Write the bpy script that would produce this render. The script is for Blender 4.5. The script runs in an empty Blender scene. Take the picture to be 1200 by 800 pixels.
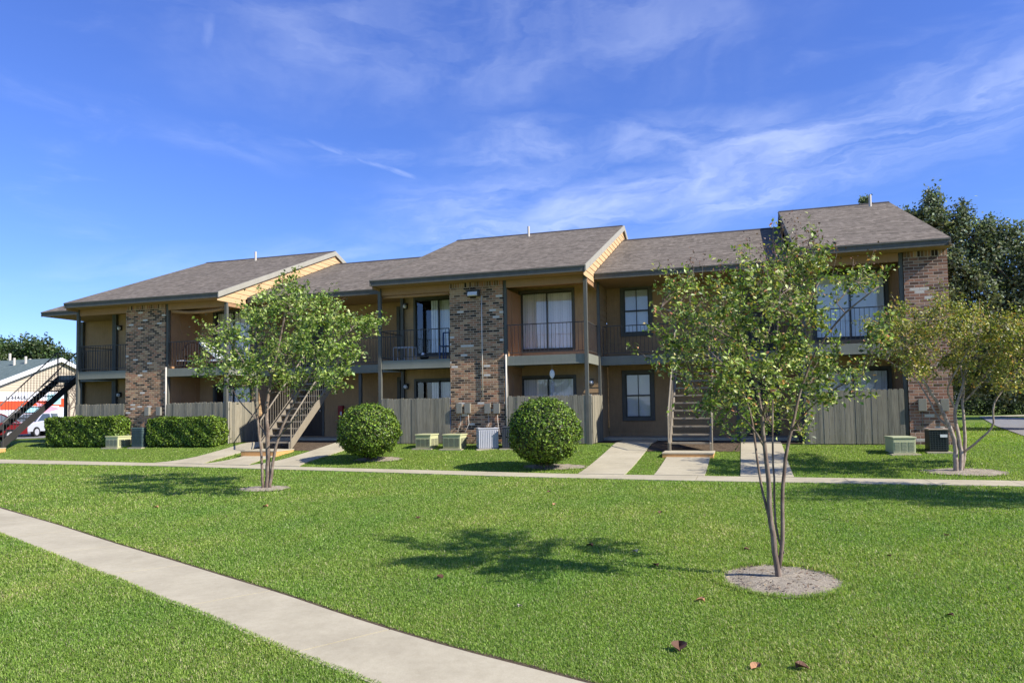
import bpy, math, random
import numpy as np
from mathutils import Matrix, Vector
random.seed(7); RNG = np.random.default_rng(11)
S = bpy.context.scene; COL = S.collection

# ------------------------------------------------------------------ camera
F_, V0, PITCH, ROLL, YAW, CH, CD = 853.57, 433.48, .046, -.0159, -.3078, 1.2825, 22.182
def basis(p, r, y):
    f = np.array([math.sin(y)*math.cos(p), math.cos(y)*math.cos(p), math.sin(p)])
    rt = np.array([math.cos(y), -math.sin(y), 0]); up = np.cross(rt, f)
    return rt*math.cos(r)+up*math.sin(r), -rt*math.sin(r)+up*math.cos(r), f
CR, CU, CF = basis(PITCH, ROLL, YAW); CP = np.array([0, -CD, CH])
def ray(x, y): return CF + CR*(x-600)/F_ - CU*(y-V0)/F_
def atY(x, y, Y): d = ray(x, y); return CP + d*(Y-CP[1])/d[1]
def atX(x, y, X): d = ray(x, y); return CP + d*(X-CP[0])/d[0]
def atdist(x, y, t): return CP + ray(x, y)*t
cam = bpy.data.cameras.new('camera'); co = bpy.data.objects.new('camera', cam); COL.objects.link(co)
cam.lens = F_/1200*36; cam.sensor_width = 36; cam.shift_y = (V0-400)/1200; cam.clip_end = 3000; cam.clip_start = .05
co.matrix_world = Matrix([[CR[0], CU[0], -CF[0], CP[0]], [CR[1], CU[1], -CF[1], CP[1]], [CR[2], CU[2], -CF[2], CP[2]], [0, 0, 0, 1]])
S.camera = co

# ------------------------------------------------------------------ terrain
YB = ([-60, -30, -25, -17, -10, -4, 10, 40], [-2.5, -2.6, -2.95, -3.72, -4.55, -5.2, -5.35, -5.4])   # back edge of the path by the building
YF = ([-60, -30, -23.4, -16.4, -10.1, -5.2, -1.3, 10, 40], [-3.8, -3.9, -4.35, -4.6, -5.3, -6.0, -6.25, -6.3, -6.3])
def gz(x, y):
    yb = np.interp(x, *YB); t = np.clip(y/yb, 0, 1)
    g = -.42*(1-(1-t)**1.3); k = np.clip((-np.asarray(x)-30.5)/3, 0, 1); return g*(1-k)-.3*k
def on(x, y):
    z = -.3
    for _ in range(40):
        d = ray(x, y); t = (z-CP[2])/d[2]; p = CP+d*t; z = .5*z+.5*float(gz(p[0], p[1]))
    return p

# ------------------------------------------------------------------ helpers
class MB:
    def __init__(s): s.v = []; s.f = []; s.m = []; s.mi = 0
    def face(s, *p):
        n = len(s.v); s.v += [tuple(map(float, q)) for q in p]; s.f.append(tuple(range(n, n+len(p)))); s.m.append(s.mi)
    def box(s, x0, x1, y0, y1, z0, z1):
        x0, x1 = min(x0, x1), max(x0, x1); y0, y1 = min(y0, y1), max(y0, y1); z0, z1 = min(z0, z1), max(z0, z1)
        n = len(s.v); s.v += [(x, y, z) for z in (z0, z1) for y in (y0, y1) for x in (x0, x1)]
        for f in ((0, 2, 3, 1), (4, 5, 7, 6), (0, 1, 5, 4), (2, 6, 7, 3), (0, 4, 6, 2), (1, 3, 7, 5)): s.f.append(tuple(n+i for i in f)); s.m.append(s.mi)
        return s
    def prism(s, poly, ax, a, b):
        # poly: list of 2D points, extruded along axis ax (0,1,2) from a to b
        def P(q, t):
            r = list(q); r.insert(ax, t); return tuple(r)
        n = len(s.v); k = len(poly); s.v += [P(q, a) for q in poly]+[P(q, b) for q in poly]
        fs = [tuple(range(k-1, -1, -1)), tuple(range(k, 2*k))]+[(i, (i+1) % k, (i+1) % k+k, i+k) for i in range(k)]
        for f in fs: s.f.append(tuple(n+i for i in f)); s.m.append(s.mi)
        return s
    def tube(s, pts, r, n=6, cap=True):
        pts = [Vector(p) for p in pts]
        if not hasattr(r, '__len__'): r = [r]*len(pts)
        base = len(s.v); up = Vector((0, 0, 1)); prev = None
        for i, p in enumerate(pts):
            d = (pts[min(i+1, len(pts)-1)]-pts[max(i-1, 0)])
            if d.length < 1e-9: d = Vector((0, 0, 1))
            d.normalize()
            if prev is None:
                a = d.cross(up if abs(d.z) < .95 else Vector((1, 0, 0))).normalized()
            else: a = (prev-d*prev.dot(d)).normalized()
            prev = a; b = d.cross(a)
            for k in range(n):
                t = 2*math.pi*k/n+(math.pi/4 if n == 4 else 0); s.v.append(tuple(p+(a*math.cos(t)+b*math.sin(t))*r[i]))
        for i in range(len(pts)-1):
            for k in range(n):
                s.f.append((base+i*n+k, base+i*n+(k+1) % n, base+(i+1)*n+(k+1) % n, base+(i+1)*n+k)); s.m.append(s.mi)
        if cap:
            s.f.append(tuple(base+k for k in range(n-1, -1, -1))); s.m.append(s.mi)
            s.f.append(tuple(base+(len(pts)-1)*n+k for k in range(n))); s.m.append(s.mi)
        return s
    def ball(s, c, r, sx=1, sy=1, sz=1, n=8, m=6):
        b = len(s.v)
        for i in range(m+1):
            t = math.pi*i/m
            for k in range(n):
                a = 2*math.pi*k/n; s.v.append((c[0]+r*sx*math.sin(t)*math.cos(a), c[1]+r*sy*math.sin(t)*math.sin(a), c[2]+r*sz*math.cos(t)))
        for i in range(m):
            for k in range(n):
                s.f.append((b+i*n+k, b+(i+1)*n+k, b+(i+1)*n+(k+1) % n, b+i*n+(k+1) % n)); s.m.append(s.mi)
        return s
    def xf(s, M):
        s.v = [tuple(M @ Vector(p)) for p in s.v]; return s
    def build(s, name, mat, parent=None, bevel=0, smooth=False):
        me = bpy.data.meshes.new(name); off = wloc(parent) if parent else Vector((0, 0, 0))
        me.from_pydata([(p[0]-off[0], p[1]-off[1], p[2]-off[2]) for p in s.v], [], s.f)
        mats = mat if isinstance(mat, (list, tuple)) else [mat]
        for m_ in mats: me.materials.append(m_)
        if len(mats) > 1: me.polygons.foreach_set('material_index', s.m)
        if smooth: me.polygons.foreach_set('use_smooth', [True]*len(me.polygons))
        me.update()
        o = bpy.data.objects.new(name, me); COL.objects.link(o)
        if parent: o.parent = parent
        if bevel:
            b = o.modifiers.new('bevel', 'BEVEL'); b.width = bevel; b.segments = 2; b.limit_method = 'ANGLE'
        return o
def wloc(o):
    v = Vector((0, 0, 0))
    while o: v = v+o.location; o = o.parent
    return v
def tag(o, label=None, cat=None, group=None, kind=None):
    if label: o['label'] = label
    if cat: o['category'] = cat
    if group: o['group'] = group
    if kind: o['kind'] = kind
    return o
def empty(name, loc, label, cat, group=None):
    o = bpy.data.objects.new(name, None); COL.objects.link(o); o.location = loc; o.empty_display_size = .2
    return tag(o, label, cat, group)
def copy_tree(o, parent=None):
    c = o.copy(); COL.objects.link(c); c.parent = parent
    for ch in [q for q in bpy.data.objects if q.parent == o]: copy_tree(ch, c)
    return c
def np_mesh(name, verts, faces, mat, parent=None, colors=None, smooth=False, nv=None):
    """verts (N,3) array, faces (M,k) array"""
    me = bpy.data.meshes.new(name); off = np.array(wloc(parent)) if parent else 0
    verts = np.asarray(verts, dtype=np.float32)-off; faces = np.asarray(faces, dtype=np.int32); k = faces.shape[1]
    me.vertices.add(len(verts)); me.vertices.foreach_set('co', verts.astype(np.float32).ravel())
    me.loops.add(faces.size); me.loops.foreach_set('vertex_index', faces.ravel())
    me.polygons.add(len(faces)); me.polygons.foreach_set('loop_start', np.arange(0, faces.size, k, dtype=np.int32))
    me.polygons.foreach_set('loop_total', np.full(len(faces), k, dtype=np.int32))
    if smooth: me.polygons.foreach_set('use_smooth', np.ones(len(faces), dtype=bool))
    me.update(calc_edges=True)
    if colors is not None:
        a = me.color_attributes.new('tint', 'FLOAT_COLOR', 'POINT')
        c = np.ones((len(verts), 4), dtype=np.float32); c[:, :3] = colors; a.data.foreach_set('color', c.ravel())
    me.materials.append(mat)
    o = bpy.data.objects.new(name, me); COL.objects.link(o)
    if parent: o.parent = parent
    return o

# ------------------------------------------------------------------ materials
class X:   # tiny expression wrapper round node sockets
    nt = None
    def __init__(s, k): s.k = k
    @staticmethod
    def m(op, *a):
        n = X.nt.nodes.new('ShaderNodeMath'); n.operation = op
        for i, q in enumerate(a):
            if isinstance(q, X): X.nt.links.new(q.k, n.inputs[i])
            else: n.inputs[i].default_value = q
        return X(n.outputs[0])
    def __add__(s, o): return X.m('ADD', s, o)
    def __radd__(s, o): return X.m('ADD', o, s)
    def __sub__(s, o): return X.m('SUBTRACT', s, o)
    def __rsub__(s, o): return X.m('SUBTRACT', o, s)
    def __mul__(s, o): return X.m('MULTIPLY', s, o)
    def __rmul__(s, o): return X.m('MULTIPLY', o, s)
    def __truediv__(s, o): return X.m('DIVIDE', s, o)
    def floor(s): return X.m('FLOOR', s)
    def frac(s): return X.m('FRACT', s)
    def abs(s): return X.m('ABSOLUTE', s)
    def gt(s, o): return X.m('GREATER_THAN', s, o)
    def lt(s, o): return X.m('LESS_THAN', s, o)
    def ss(s, a, b):   # smoothstep 0..1
        n = X.nt.nodes.new('ShaderNodeMapRange'); n.interpolation_type = 'SMOOTHSTEP'
        X.nt.links.new(s.k, n.inputs[0]); n.inputs[1].default_value = a; n.inputs[2].default_value = b
        return X(n.outputs[0])
def xyz(vec):
    n = X.nt.nodes.new('ShaderNodeSeparateXYZ'); X.nt.links.new(vec, n.inputs[0]); return [X(o) for o in n.outputs]
def comb(a, b, c=0.0):
    n = X.nt.nodes.new('ShaderNodeCombineXYZ')
    for i, q in enumerate((a, b, c)):
        if isinstance(q, X): X.nt.links.new(q.k, n.inputs[i])
        else: n.inputs[i].default_value = q
    return n.outputs[0]
def noise(vec, scale, detail=4, rough=.55, dist=0):
    n = X.nt.nodes.new('ShaderNodeTexNoise'); n.inputs['Scale'].default_value = scale; n.inputs['Detail'].default_value = detail
    n.inputs['Roughness'].default_value = rough; n.inputs['Distortion'].default_value = dist
    if vec is not None: X.nt.links.new(vec, n.inputs['Vector'])
    return X(n.outputs[0])
def white(vec):
    n = X.nt.nodes.new('ShaderNodeTexWhiteNoise'); n.noise_dimensions = '3D'; X.nt.links.new(vec, n.inputs['Vector']); return X(n.outputs[0])
def ramp(x, stops, const=False):
    n = X.nt.nodes.new('ShaderNodeValToRGB'); X.nt.links.new(x.k, n.inputs[0]); e = n.color_ramp.elements
    if const: n.color_ramp.interpolation = 'CONSTANT'
    while len(e) < len(stops): e.new(.5)
    for q, (p, c) in zip(e, stops): q.position = p; q.color = (*c, 1)
    return n.outputs[0]
def mix(f, a, b, mode='MIX'):
    n = X.nt.nodes.new('ShaderNodeMix'); n.data_type = 'RGBA'; n.blend_type = mode
    for i, q in ((0, f), (6, a), (7, b)):
        if isinstance(q, X): X.nt.links.new(q.k, n.inputs[i])
        elif isinstance(q, bpy.types.NodeSocket): X.nt.links.new(q, n.inputs[i])
        elif i == 0: n.inputs[0].default_value = q
        else: n.inputs[i].default_value = (*q, 1)
    return n.outputs[2]
def coord(kind='Object'):
    n = X.nt.nodes.new('ShaderNodeTexCoord'); return n.outputs[kind]
def scl(vec, s):
    n = X.nt.nodes.new('ShaderNodeMapping'); X.nt.links.new(vec, n.inputs[0]); n.inputs['Scale'].default_value = s; return n.outputs[0]
def mat(name, fn, rough=.8, metal=0, spec=.3, bump=.3, bdist=.01):
    m = bpy.data.materials.new(name); m.use_nodes = True; X.nt = m.node_tree
    b = m.node_tree.nodes['Principled BSDF']; b.inputs['Roughness'].default_value = rough; b.inputs['Metallic'].default_value = metal
    b.inputs['Specular IOR Level'].default_value = spec
    r = fn(b)
    if r is None: return m
    c, h = r if isinstance(r, tuple) and len(r) == 2 and not isinstance(r[0], float) else (r, None)
    if isinstance(c, bpy.types.NodeSocket): m.node_tree.links.new(c, b.inputs['Base Color'])
    else: b.inputs['Base Color'].default_value = (*c, 1)
    if h is not None:
        n = m.node_tree.nodes.new('ShaderNodeBump'); n.inputs['Strength'].default_value = bump; n.inputs['Distance'].default_value = bdist
        m.node_tree.links.new(h.k, n.inputs['Height']); m.node_tree.links.new(n.outputs[0], b.inputs['Normal'])
    return m
def painted(name, c, var=.25, rough=.75, sc=3, **k):   # weathered paint: mottled at two scales
    def f(b):
        v = coord(); n = noise(v, sc, 5, .6); n2 = noise(scl(v, (9, 9, 1.2)), 2.2, 4, .6)
        d = tuple(q*(1-var) for q in c); l = tuple(min(1, q*(1+var)) for q in c)
        return ramp(n*.6+n2*.4, [(.3, d), (.5, c), (.72, l)]), n2
    return mat(name, f, rough, bump=.15, bdist=.004, **k)
def brickmat(name, bw, rh, pal, mortar):
    def f(b):
        x, y, z = xyz(coord()); u = x+y; row = (z/rh).floor(); uu = u/bw+row*.5; col = uu.floor()
        fu = uu.frac(); fz = (z/rh).frac(); w = white(comb(col, row, 1.7))
        mu = (fu-.5).abs().ss(.5-.010/bw, .5-.004/bw); mz = (fz-.5).abs().ss(.5-.010/rh, .5-.004/rh)
        mm = X.m('MAXIMUM', mu, mz); n = noise(coord(), 40, 4, .6); n2 = noise(coord(), .9, 3, .6)
        c = ramp(w, pal, True); c = mix(.55, c, ramp(n, [(.3, (.45, .45, .45)), (.7, (1, 1, 1))]), 'MULTIPLY')
        c = mix(.5, c, ramp(n2, [(.35, (.8, .8, .85)), (.7, (1, .93, .88))]), 'MULTIPLY')
        return mix(mm, c, mortar), (1-mm)*.8+n*.25
    return mat(name, f, .9, spec=.2, bump=.7, bdist=.012)
BR = [(0, (.18, .11, .065)), (.12, (.06, .04, .03)), (.28, (.38, .225, .125)), (.44, (.48, .255, .14)), (.58, (.22, .135, .08)), (.7, (.56, .36, .20)), (.84, (.45, .215, .115)), (.965, (.74, .69, .60))]
M = {}
M['brick'] = brickmat('brick', .225, .075, BR, (.52, .42, .29))
M['brick_red'] = brickmat('brick_red', .235, .082, [(0, (.14, .085, .06)), (.14, (.30, .155, .10)), (.36, (.40, .21, .135)), (.6, (.20, .125, .09)), (.75, (.46, .28, .18)), (.9, (.36, .18, .115)), (.975, (.7, .64, .54))], (.46, .37, .30))
M['soldier'] = brickmat('soldier_brick', .085, .3, BR[:-1], (.46, .39, .32))
def _sh(b):
    x, y, z = xyz(coord()); r = (y/.135); row = r.floor(); c0 = x/.33+white(comb(row, 3.1))*9; w = white(comb(c0.floor(), row, 2.0)); w2 = white(comb((x/.11).floor(), row, 5.0))
    n = noise(coord(), 180, 2, .5); n2 = noise(scl(coord(), (1, 1, 1)), .3, 3, .5)
    c = ramp(w*.22+w2*.28+n*.5, [(.2, (.08, .066, .05)), (.42, (.14, .118, .092)), (.6, (.18, .152, .12)), (.85, (.27, .228, .182))])
    c = mix(.6, c, ramp(n2, [(.3, (.92, .92, .94)), (.7, (1.0, .98, .96))]), 'MULTIPLY')
    return c, r.frac()*.6+w*.3+n*.2
M['ridge'] = painted('shaded_ridge_shingle', (.05, .043, .042), .25, .95)  # darkened so its colour paints the shaded line along the ridge
M['shingle'] = mat('shingle', _sh, .95, spec=.15, bump=.6, bdist=.012)
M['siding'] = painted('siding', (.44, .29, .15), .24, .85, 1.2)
M['siding_shaded'] = painted('siding_shaded', (.38, .24, .12), .24, .85, 1.2)  # darker siding copy: shade of recesses and left-facing sides put into the colour
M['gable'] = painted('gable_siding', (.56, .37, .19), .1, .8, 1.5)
M['trim'] = painted('trim_grey_green', (.105, .105, .088), .2, .7)
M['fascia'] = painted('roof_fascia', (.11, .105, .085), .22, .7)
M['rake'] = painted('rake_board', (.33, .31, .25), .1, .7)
M['balc'] = painted('balcony_board', (.20, .205, .165), .14, .75, 1.4)
M['tan'] = painted('tan_board', (.36, .21, .105), .12, .8)
M['orange'] = painted('bare_timber', (.62, .33, .12), .18, .8)
M['stairpaint'] = painted('stair_paint', (.25, .21, .15), .14, .75)
M['soffit'] = painted('soffit', (.30, .19, .095), .1, .85)
def _fen(b):
    x, y, z = xyz(coord()); u = ((x+y)/.14).floor(); w = white(comb(u, 4.0)); g = noise(scl(coord(), (30, 30, 1.6)), 1.5, 5, .65)
    return mix(.75, ramp(g, [(.25, (.18, .155, .11)), (.5, (.29, .265, .20)), (.75, (.38, .35, .27))]), ramp(w, [(0, (.5, .52, .52)), (1, (1.08, 1.03, .96))]), 'MULTIPLY'), g
M['fence'] = mat('weathered_picket', _fen, .9, spec=.1, bump=.5, bdist=.006)
M['iron'] = painted('painted_iron', (.055, .052, .045), .2, .5)
M['darkstair'] = painted('dark_stair', (.03, .028, .026), .2, .7)
M['pipe'] = painted('cream_pipe', (.55, .50, .42), .08, .5)
M['white'] = painted('white_paint', (.78, .78, .76), .04, .5)
M['blind'] = painted('blind_vinyl', (.93, .92, .90), .02, .55)
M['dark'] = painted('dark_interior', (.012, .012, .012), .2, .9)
M['doorpaint'] = painted('dark_door', (.05, .038, .03), .15, .5)
M['box'] = painted('meter_box', (.24, .225, .18), .1, .5)
def _conc(b):
    v = coord(); n = noise(v, 1.1, 5, .65); n2 = noise(v, 160, 2, .5); n3 = noise(v, 14, 4, .7)
    c = ramp(n, [(.3, (.40, .35, .245)), (.55, (.48, .425, .30)), (.75, (.54, .48, .345))])
    c = mix(.5, c, ramp(n2, [(.3, (.72, .71, .7)), (.6, (1, 1, 1))]), 'MULTIPLY')
    return mix(.35, c, ramp(n3, [(.35, (.8, .78, .75)), (.6, (1, 1, 1))]), 'MULTIPLY'), n2+n3*.5
M['concrete'] = mat('concrete', _conc, .92, spec=.2, bump=.25, bdist=.004)
def _lawn(b):
    v = coord(); n = noise(v, .35, 4, .6); n2 = noise(v, 9, 5, .7); n3 = noise(v, 90, 3, .7)
    c = ramp(n2*.5+n3*.5, [(.3, (.07, .11, .022)), (.5, (.14, .20, .04)), (.7, (.24, .27, .08))])
    return mix(.6, c, ramp(n, [(.35, (.8, .95, .7)), (.65, (1.15, 1.05, .9))]), 'MULTIPLY'), n3+n2
M['lawn'] = mat('lawn_ground', _lawn, .95, spec=.1, bump=.8, bdist=.03)
def _soil(b):
    v = coord(); n = noise(v, 7, 6, .7); n2 = noise(v, 55, 4, .7)
    return ramp(n*.5+n2*.5, [(.3, (.13, .105, .075)), (.46, (.33, .28, .21)), (.66, (.47, .41, .32))]), n2+n*.6
M['soil'] = mat('dry_soil', _soil, .98, spec=.1, bump=.9, bdist=.03)
def _mul(b):
    v = coord(); n = noise(v, 7, 6, .7); n2 = noise(v, 55, 4, .7)
    return ramp(n*.5+n2*.5, [(.3, (.04, .03, .022)), (.48, (.11, .08, .055)), (.7, (.2, .15, .1))]), n2+n*.6
M['mulch'] = mat('mulch', _mul, .98, spec=.1, bump=.9, bdist=.03)
def _bark(b):
    v = coord(); n = noise(scl(v, (14, 14, 3)), 2.5, 5, .65); n2 = noise(v, 6, 3, .6)
    return ramp(n*.6+n2*.4, [(.32, (.085, .055, .04)), (.5, (.19, .14, .105)), (.68, (.34, .28, .22))]), n
M['bark'] = mat('smooth_bark', _bark, .8, spec=.25, bump=.4, bdist=.006)
def _bark2(b):
    v = coord(); n = noise(scl(v, (14, 14, 3)), 2.5, 5, .65); n2 = noise(v, 6, 3, .6)
    return ramp(n*.6+n2*.4, [(.32, (.16, .11, .08)), (.5, (.34, .27, .21)), (.68, (.55, .48, .40))]), n
M['bark_sunlit'] = mat('sunlit_bark', _bark2, .8, spec=.25, bump=.4, bdist=.006)  # lighter copy of the bark with sunlight painted into its colour
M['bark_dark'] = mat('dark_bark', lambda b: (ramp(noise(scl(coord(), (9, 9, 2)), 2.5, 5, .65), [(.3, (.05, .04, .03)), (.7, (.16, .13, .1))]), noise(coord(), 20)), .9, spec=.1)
def leafmat(name, gloss=.35, trans=.35, rough=.45):
    m = bpy.data.materials.new(name); m.use_nodes = True; nt = m.node_tree; X.nt = nt; nt.nodes.clear()
    a = nt.nodes.new('ShaderNodeAttribute'); a.attribute_name = 'tint'
    p = nt.nodes.new('ShaderNodeBsdfPrincipled'); p.inputs['Roughness'].default_value = rough; p.inputs['Specular IOR Level'].default_value = gloss
    t = nt.nodes.new('ShaderNodeBsdfTranslucent'); mx = nt.nodes.new('ShaderNodeMixShader'); mx.inputs[0].default_value = trans
    o = nt.nodes.new('ShaderNodeOutputMaterial'); nt.links.new(a.outputs['Color'], p.inputs['Base Color'])
    c = mix(1.0, a.outputs['Color'], (1.15, 1.25, .55), 'MULTIPLY'); nt.links.new(c, t.inputs[0])
    nt.links.new(p.outputs[0], mx.inputs[1]); nt.links.new(t.outputs[0], mx.inputs[2]); nt.links.new(mx.outputs[0], o.inputs[0]); return m
M['leaf'] = leafmat('leaf', .4, .30, .40)
M['grass'] = leafmat('grass_blade', .3, .42, .5)
M['shrubleaf'] = leafmat('shrub_leaf', .3, .25, .42)
M['needle'] = leafmat('evergreen_leaf', .2, .2, .55)
def glass():
    m = bpy.data.materials.new('window_glass'); m.use_nodes = True; nt = m.node_tree; nt.nodes.clear()
    t = nt.nodes.new('ShaderNodeBsdfTransparent'); t.inputs[0].default_value = (.96, .98, .98, 1); g = nt.nodes.new('ShaderNodeBsdfGlossy'); g.inputs['Roughness'].default_value = .01
    X.nt = nt; lw = nt.nodes.new('ShaderNodeLayerWeight'); lw.inputs[0].default_value = .5; fr_ = X.m('POWER', X(lw.outputs['Facing']), 4.0)*.8+.13; mx = nt.nodes.new('ShaderNodeMixShader'); o = nt.nodes.new('ShaderNodeOutputMaterial')
    nt.links.new(fr_.k, mx.inputs[0]); nt.links.new(t.outputs[0], mx.inputs[1]); nt.links.new(g.outputs[0], mx.inputs[2]); nt.links.new(mx.outputs[0], o.inputs[0]); return m
M['glass'] = glass()
def flat(name, c, rough=.5, metal=0, **k): return mat(name, lambda b: (tuple(c), noise(coord(), 30)), rough, metal, bump=.03, **k)

# ------------------------------------------------------------------ world and sun
SUN = Vector((1, -.19, .81)).normalized(); EL = math.asin(SUN.z); AZ = math.atan2(SUN.x, SUN.y)
W = bpy.data.worlds.new('World'); S.world = W; W.use_nodes = True; X.nt = nt = W.node_tree; nt.nodes.clear()
sky = nt.nodes.new('ShaderNodeTexSky'); sky.sky_type = 'NISHITA'; sky.sun_disc = False; sky.sun_elevation = EL; sky.sun_rotation = AZ
sky.air_density = 1.0; sky.dust_density = .1; sky.ozone_density = 3.0
hs = nt.nodes.new('ShaderNodeHueSaturation'); hs.inputs['Saturation'].default_value = 1.2; nt.links.new(mix(1.0, sky.outputs[0], (1.04, .90, 1.04), 'MULTIPLY'), hs.inputs['Color'])
gen = coord('Generated'); dx, dy, dz = xyz(gen)
az = X.m('ARCTAN2', dx, dy); el = X.m('ARCSINE', dz)
def ae(x, y): d = ray(x, y); return math.atan2(d[0], d[1]), math.asin(d[2]/np.linalg.norm(d))
warp = noise(comb(az*2.2, el*6.0, 3.0), 2.2, 5, .6); warp2 = noise(comb(az*2.2, el*5.0, 9.0), 3.1, 3, .6)
def band(p, q, w, ends, streak, amp, seed, fall=1.0):
    (a0, e0), (a1, e1) = ae(*p), ae(*q); L = math.hypot(a1-a0, e1-e0); ca, sa = (a1-a0)/L, (e1-e0)/L
    u = (az-a0)*ca+(el-e0)*sa; v = (el-e0)*ca-(az-a0)*sa+(warp-.5)*w*1.6
    m = 1-(v.abs()).ss(w*.15, w*1.25)
    m = m*(u+(warp2-.5)*.25).ss(-ends, ends)*(1-(u+(warp2-.5)*.25).ss(L-ends, L+ends))
    s = noise(comb(u*streak[0], v*streak[1], seed), 1.0, 5, .58, .5)
    return m*s.ss(.30, .80)*amp*.66
cl = band((480, 275), (1230, 95), .075, .14, (4, 18), .62, 1.0)
cl = X.m('MAXIMUM', cl, band((620, 250), (930, 195), .035, .08, (3, 14), .8, 4.0))
cl = X.m('MAXIMUM', cl, band((240, 45), (880, 5), .09, .14, (5, 9), .30, 2.0))
cl = X.m('MAXIMUM', cl, band((520, 175), (960, 140), .045, .1, (8, 22), .34, 3.0))
cl = X.m('MAXIMUM', cl, band((232, 85), (245, 20), .012, .04, (8, 20), .2, 12.0))
cl = X.m('MAXIMUM', cl, band((-30, 80), (330, 190), .02, .06, (6, 20), .15, 5.0))
cl = X.m('MAXIMUM', cl, band((380, 172), (500, 212), .004, .02, (14, 60), .42, 6.0))
cl = X.m('MAXIMUM', cl, band((60, 330), (480, 285), .03, .1, (6, 30), .25, 7.0))
cl = X.m('MAXIMUM', cl, noise(comb(az*3, el*11, 21.0), 1.4, 6, .6, .5).ss(.55, .95)*.16)
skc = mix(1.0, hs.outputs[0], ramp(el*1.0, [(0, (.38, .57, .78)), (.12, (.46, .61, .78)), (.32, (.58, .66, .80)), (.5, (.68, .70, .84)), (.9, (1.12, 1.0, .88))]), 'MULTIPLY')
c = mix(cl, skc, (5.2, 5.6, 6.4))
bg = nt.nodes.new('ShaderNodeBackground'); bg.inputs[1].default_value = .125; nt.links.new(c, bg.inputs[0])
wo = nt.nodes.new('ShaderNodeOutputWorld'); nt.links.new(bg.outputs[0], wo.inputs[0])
sl = bpy.data.lights.new('sun', 'SUN'); sl.energy = 3.9; sl.angle = math.radians(.53); sl.color = (1, .95, .87)
so = bpy.data.objects.new('sun', sl); COL.objects.link(so); so.rotation_euler = SUN.to_track_quat('Z', 'Y').to_euler(); so.location = (30, -10, 40)
S.view_settings.view_transform = 'Standard'; S.view_settings.look = 'None'; S.view_settings.exposure = 1.0; S.view_settings.gamma = 1
S.render.engine = 'CYCLES'; S.cycles.max_bounces = 5; S.cycles.diffuse_bounces = 3; S.cycles.glossy_bounces = 2; S.cycles.transparent_max_bounces = 12

# ------------------------------------------------------------------ ground, paths
xs = np.unique(np.concatenate([[-600, -300, -150, -90, -60, -45], np.arange(-36, 20, .5), [24, 32, 45, 70, 120, 250, 600]]))
ys = np.unique(np.concatenate([[-300, -120, -60, -35], np.arange(-26, 2.01, .25), [3, 6, 12, 25, 50, 100, 200, 400, 900]]))
gx, gy = np.meshgrid(xs, ys); gv = np.stack([gx, gy, gz(gx, gy)], -1).reshape(-1, 3)
nx = len(xs); i0 = (np.arange(len(ys)-1)[:, None]*nx+np.arange(nx-1)[None]).ravel()
tag(np_mesh('lawn', gv, np.stack([i0, i0+1, i0+nx+1, i0+nx], 1), M['lawn'], smooth=True), kind='structure')
POLYS = []; CIRC = []
def slabs(name, A, B, step, th=.03, gap=.012, addpoly=True, m='concrete'):
    """A, B: two matching edge polylines (lists of xy); splits into slabs about step long"""
    A = np.array(A, float); B = np.array(B, float); mb = MB()
    def res(P, n):
        d = np.r_[0, np.cumsum(np.linalg.norm(np.diff(P, axis=0), axis=1))]; t = np.linspace(0, d[-1], n); return np.stack([np.interp(t, d, P[:, 0]), np.interp(t, d, P[:, 1])], 1)
    L = np.linalg.norm(np.diff(A, axis=0), axis=1).sum(); ns = max(1, round(L/step)); sub = 4; n = ns*sub+1; a = res(A, n); b = res(B, n)
    for k in range(ns):
        for s_ in range(sub):
            i = k*sub+s_; g0 = gap/2/(L/ns/sub) if s_ == 0 and k else 0; g1 = gap/2/(L/ns/sub) if s_ == sub-1 and k < ns-1 else 0
            P = [a[i]+(a[i+1]-a[i])*g0, a[i+1]-(a[i+1]-a[i])*g1, b[i+1]-(b[i+1]-b[i])*g1, b[i]+(b[i+1]-b[i])*g0]
            T = [(p[0], p[1], float(gz(*p))+th) for p in P]; D = [(p[0], p[1], float(gz(*p))-.06) for p in P]
            mb.face(*T)
            for e in range(4): mb.face(D[e], D[(e+1) % 4], T[(e+1) % 4], T[e])
    if addpoly: POLYS.append(np.vstack([A, B[::-1]]))
    return tag(mb.build(name, M[m]), kind='structure')
M['mulch']; up = [(-26, -4.0), (-20, -8.0), (-15.8, -10.9), (-12.55, -12.61), (-9.83, -13.8), (-7.72, -14.79), (-6.2, -15.46), (-4.99, -16.01), (-4.03, -16.44), (-3.19, -16.86), (-2.52, -17.17), (-1.96, -17.41), (-1.5, -17.57), (-.99, -17.76), (.8, -18.5), (4, -19.9)]
lo = [(-27, -5.2), (-21, -9.2), (-14.5, -12.65), (-11.6, -13.9), (-9.86, -14.65), (-8.45, -15.29), (-6.9, -16.0), (-6.12, -16.32), (-5.2, -16.78), (-4.37, -17.13), (-3.13, -17.73), (-2.51, -18.0), (-2.25, -18.11), (-1.2, -18.6), (.3, -19.3), (3.5, -20.9)]
slabs('curved_path', up, lo, 1.8, th=.010, gap=.02, addpoly=False); POLYS.append(np.array(up+[(x+.02, y+.035) for x, y in lo][::-1]))
e_ = MB()
for (ax_, ay_), (bx_, by_) in zip(up, up[1:]): e_.face((ax_+.0, ay_+.0, -.412), (bx_+.0, by_+.0, -.412), (bx_+.03, by_+.05, -.412), (ax_+.03, ay_+.05, -.412))
tag(e_.build('path_edge_soil', M['mulch']), kind='structure'); POLYS.append(np.array([(x+.012, y+.028) for x, y in up]+up[::-1]))
xx = np.linspace(-34, 14, 60)
slabs('building_path', [(x, np.interp(x, *YB)) for x in xx], [(x, np.interp(x, *YF)) for x in xx], 1.5, th=.02)
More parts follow.
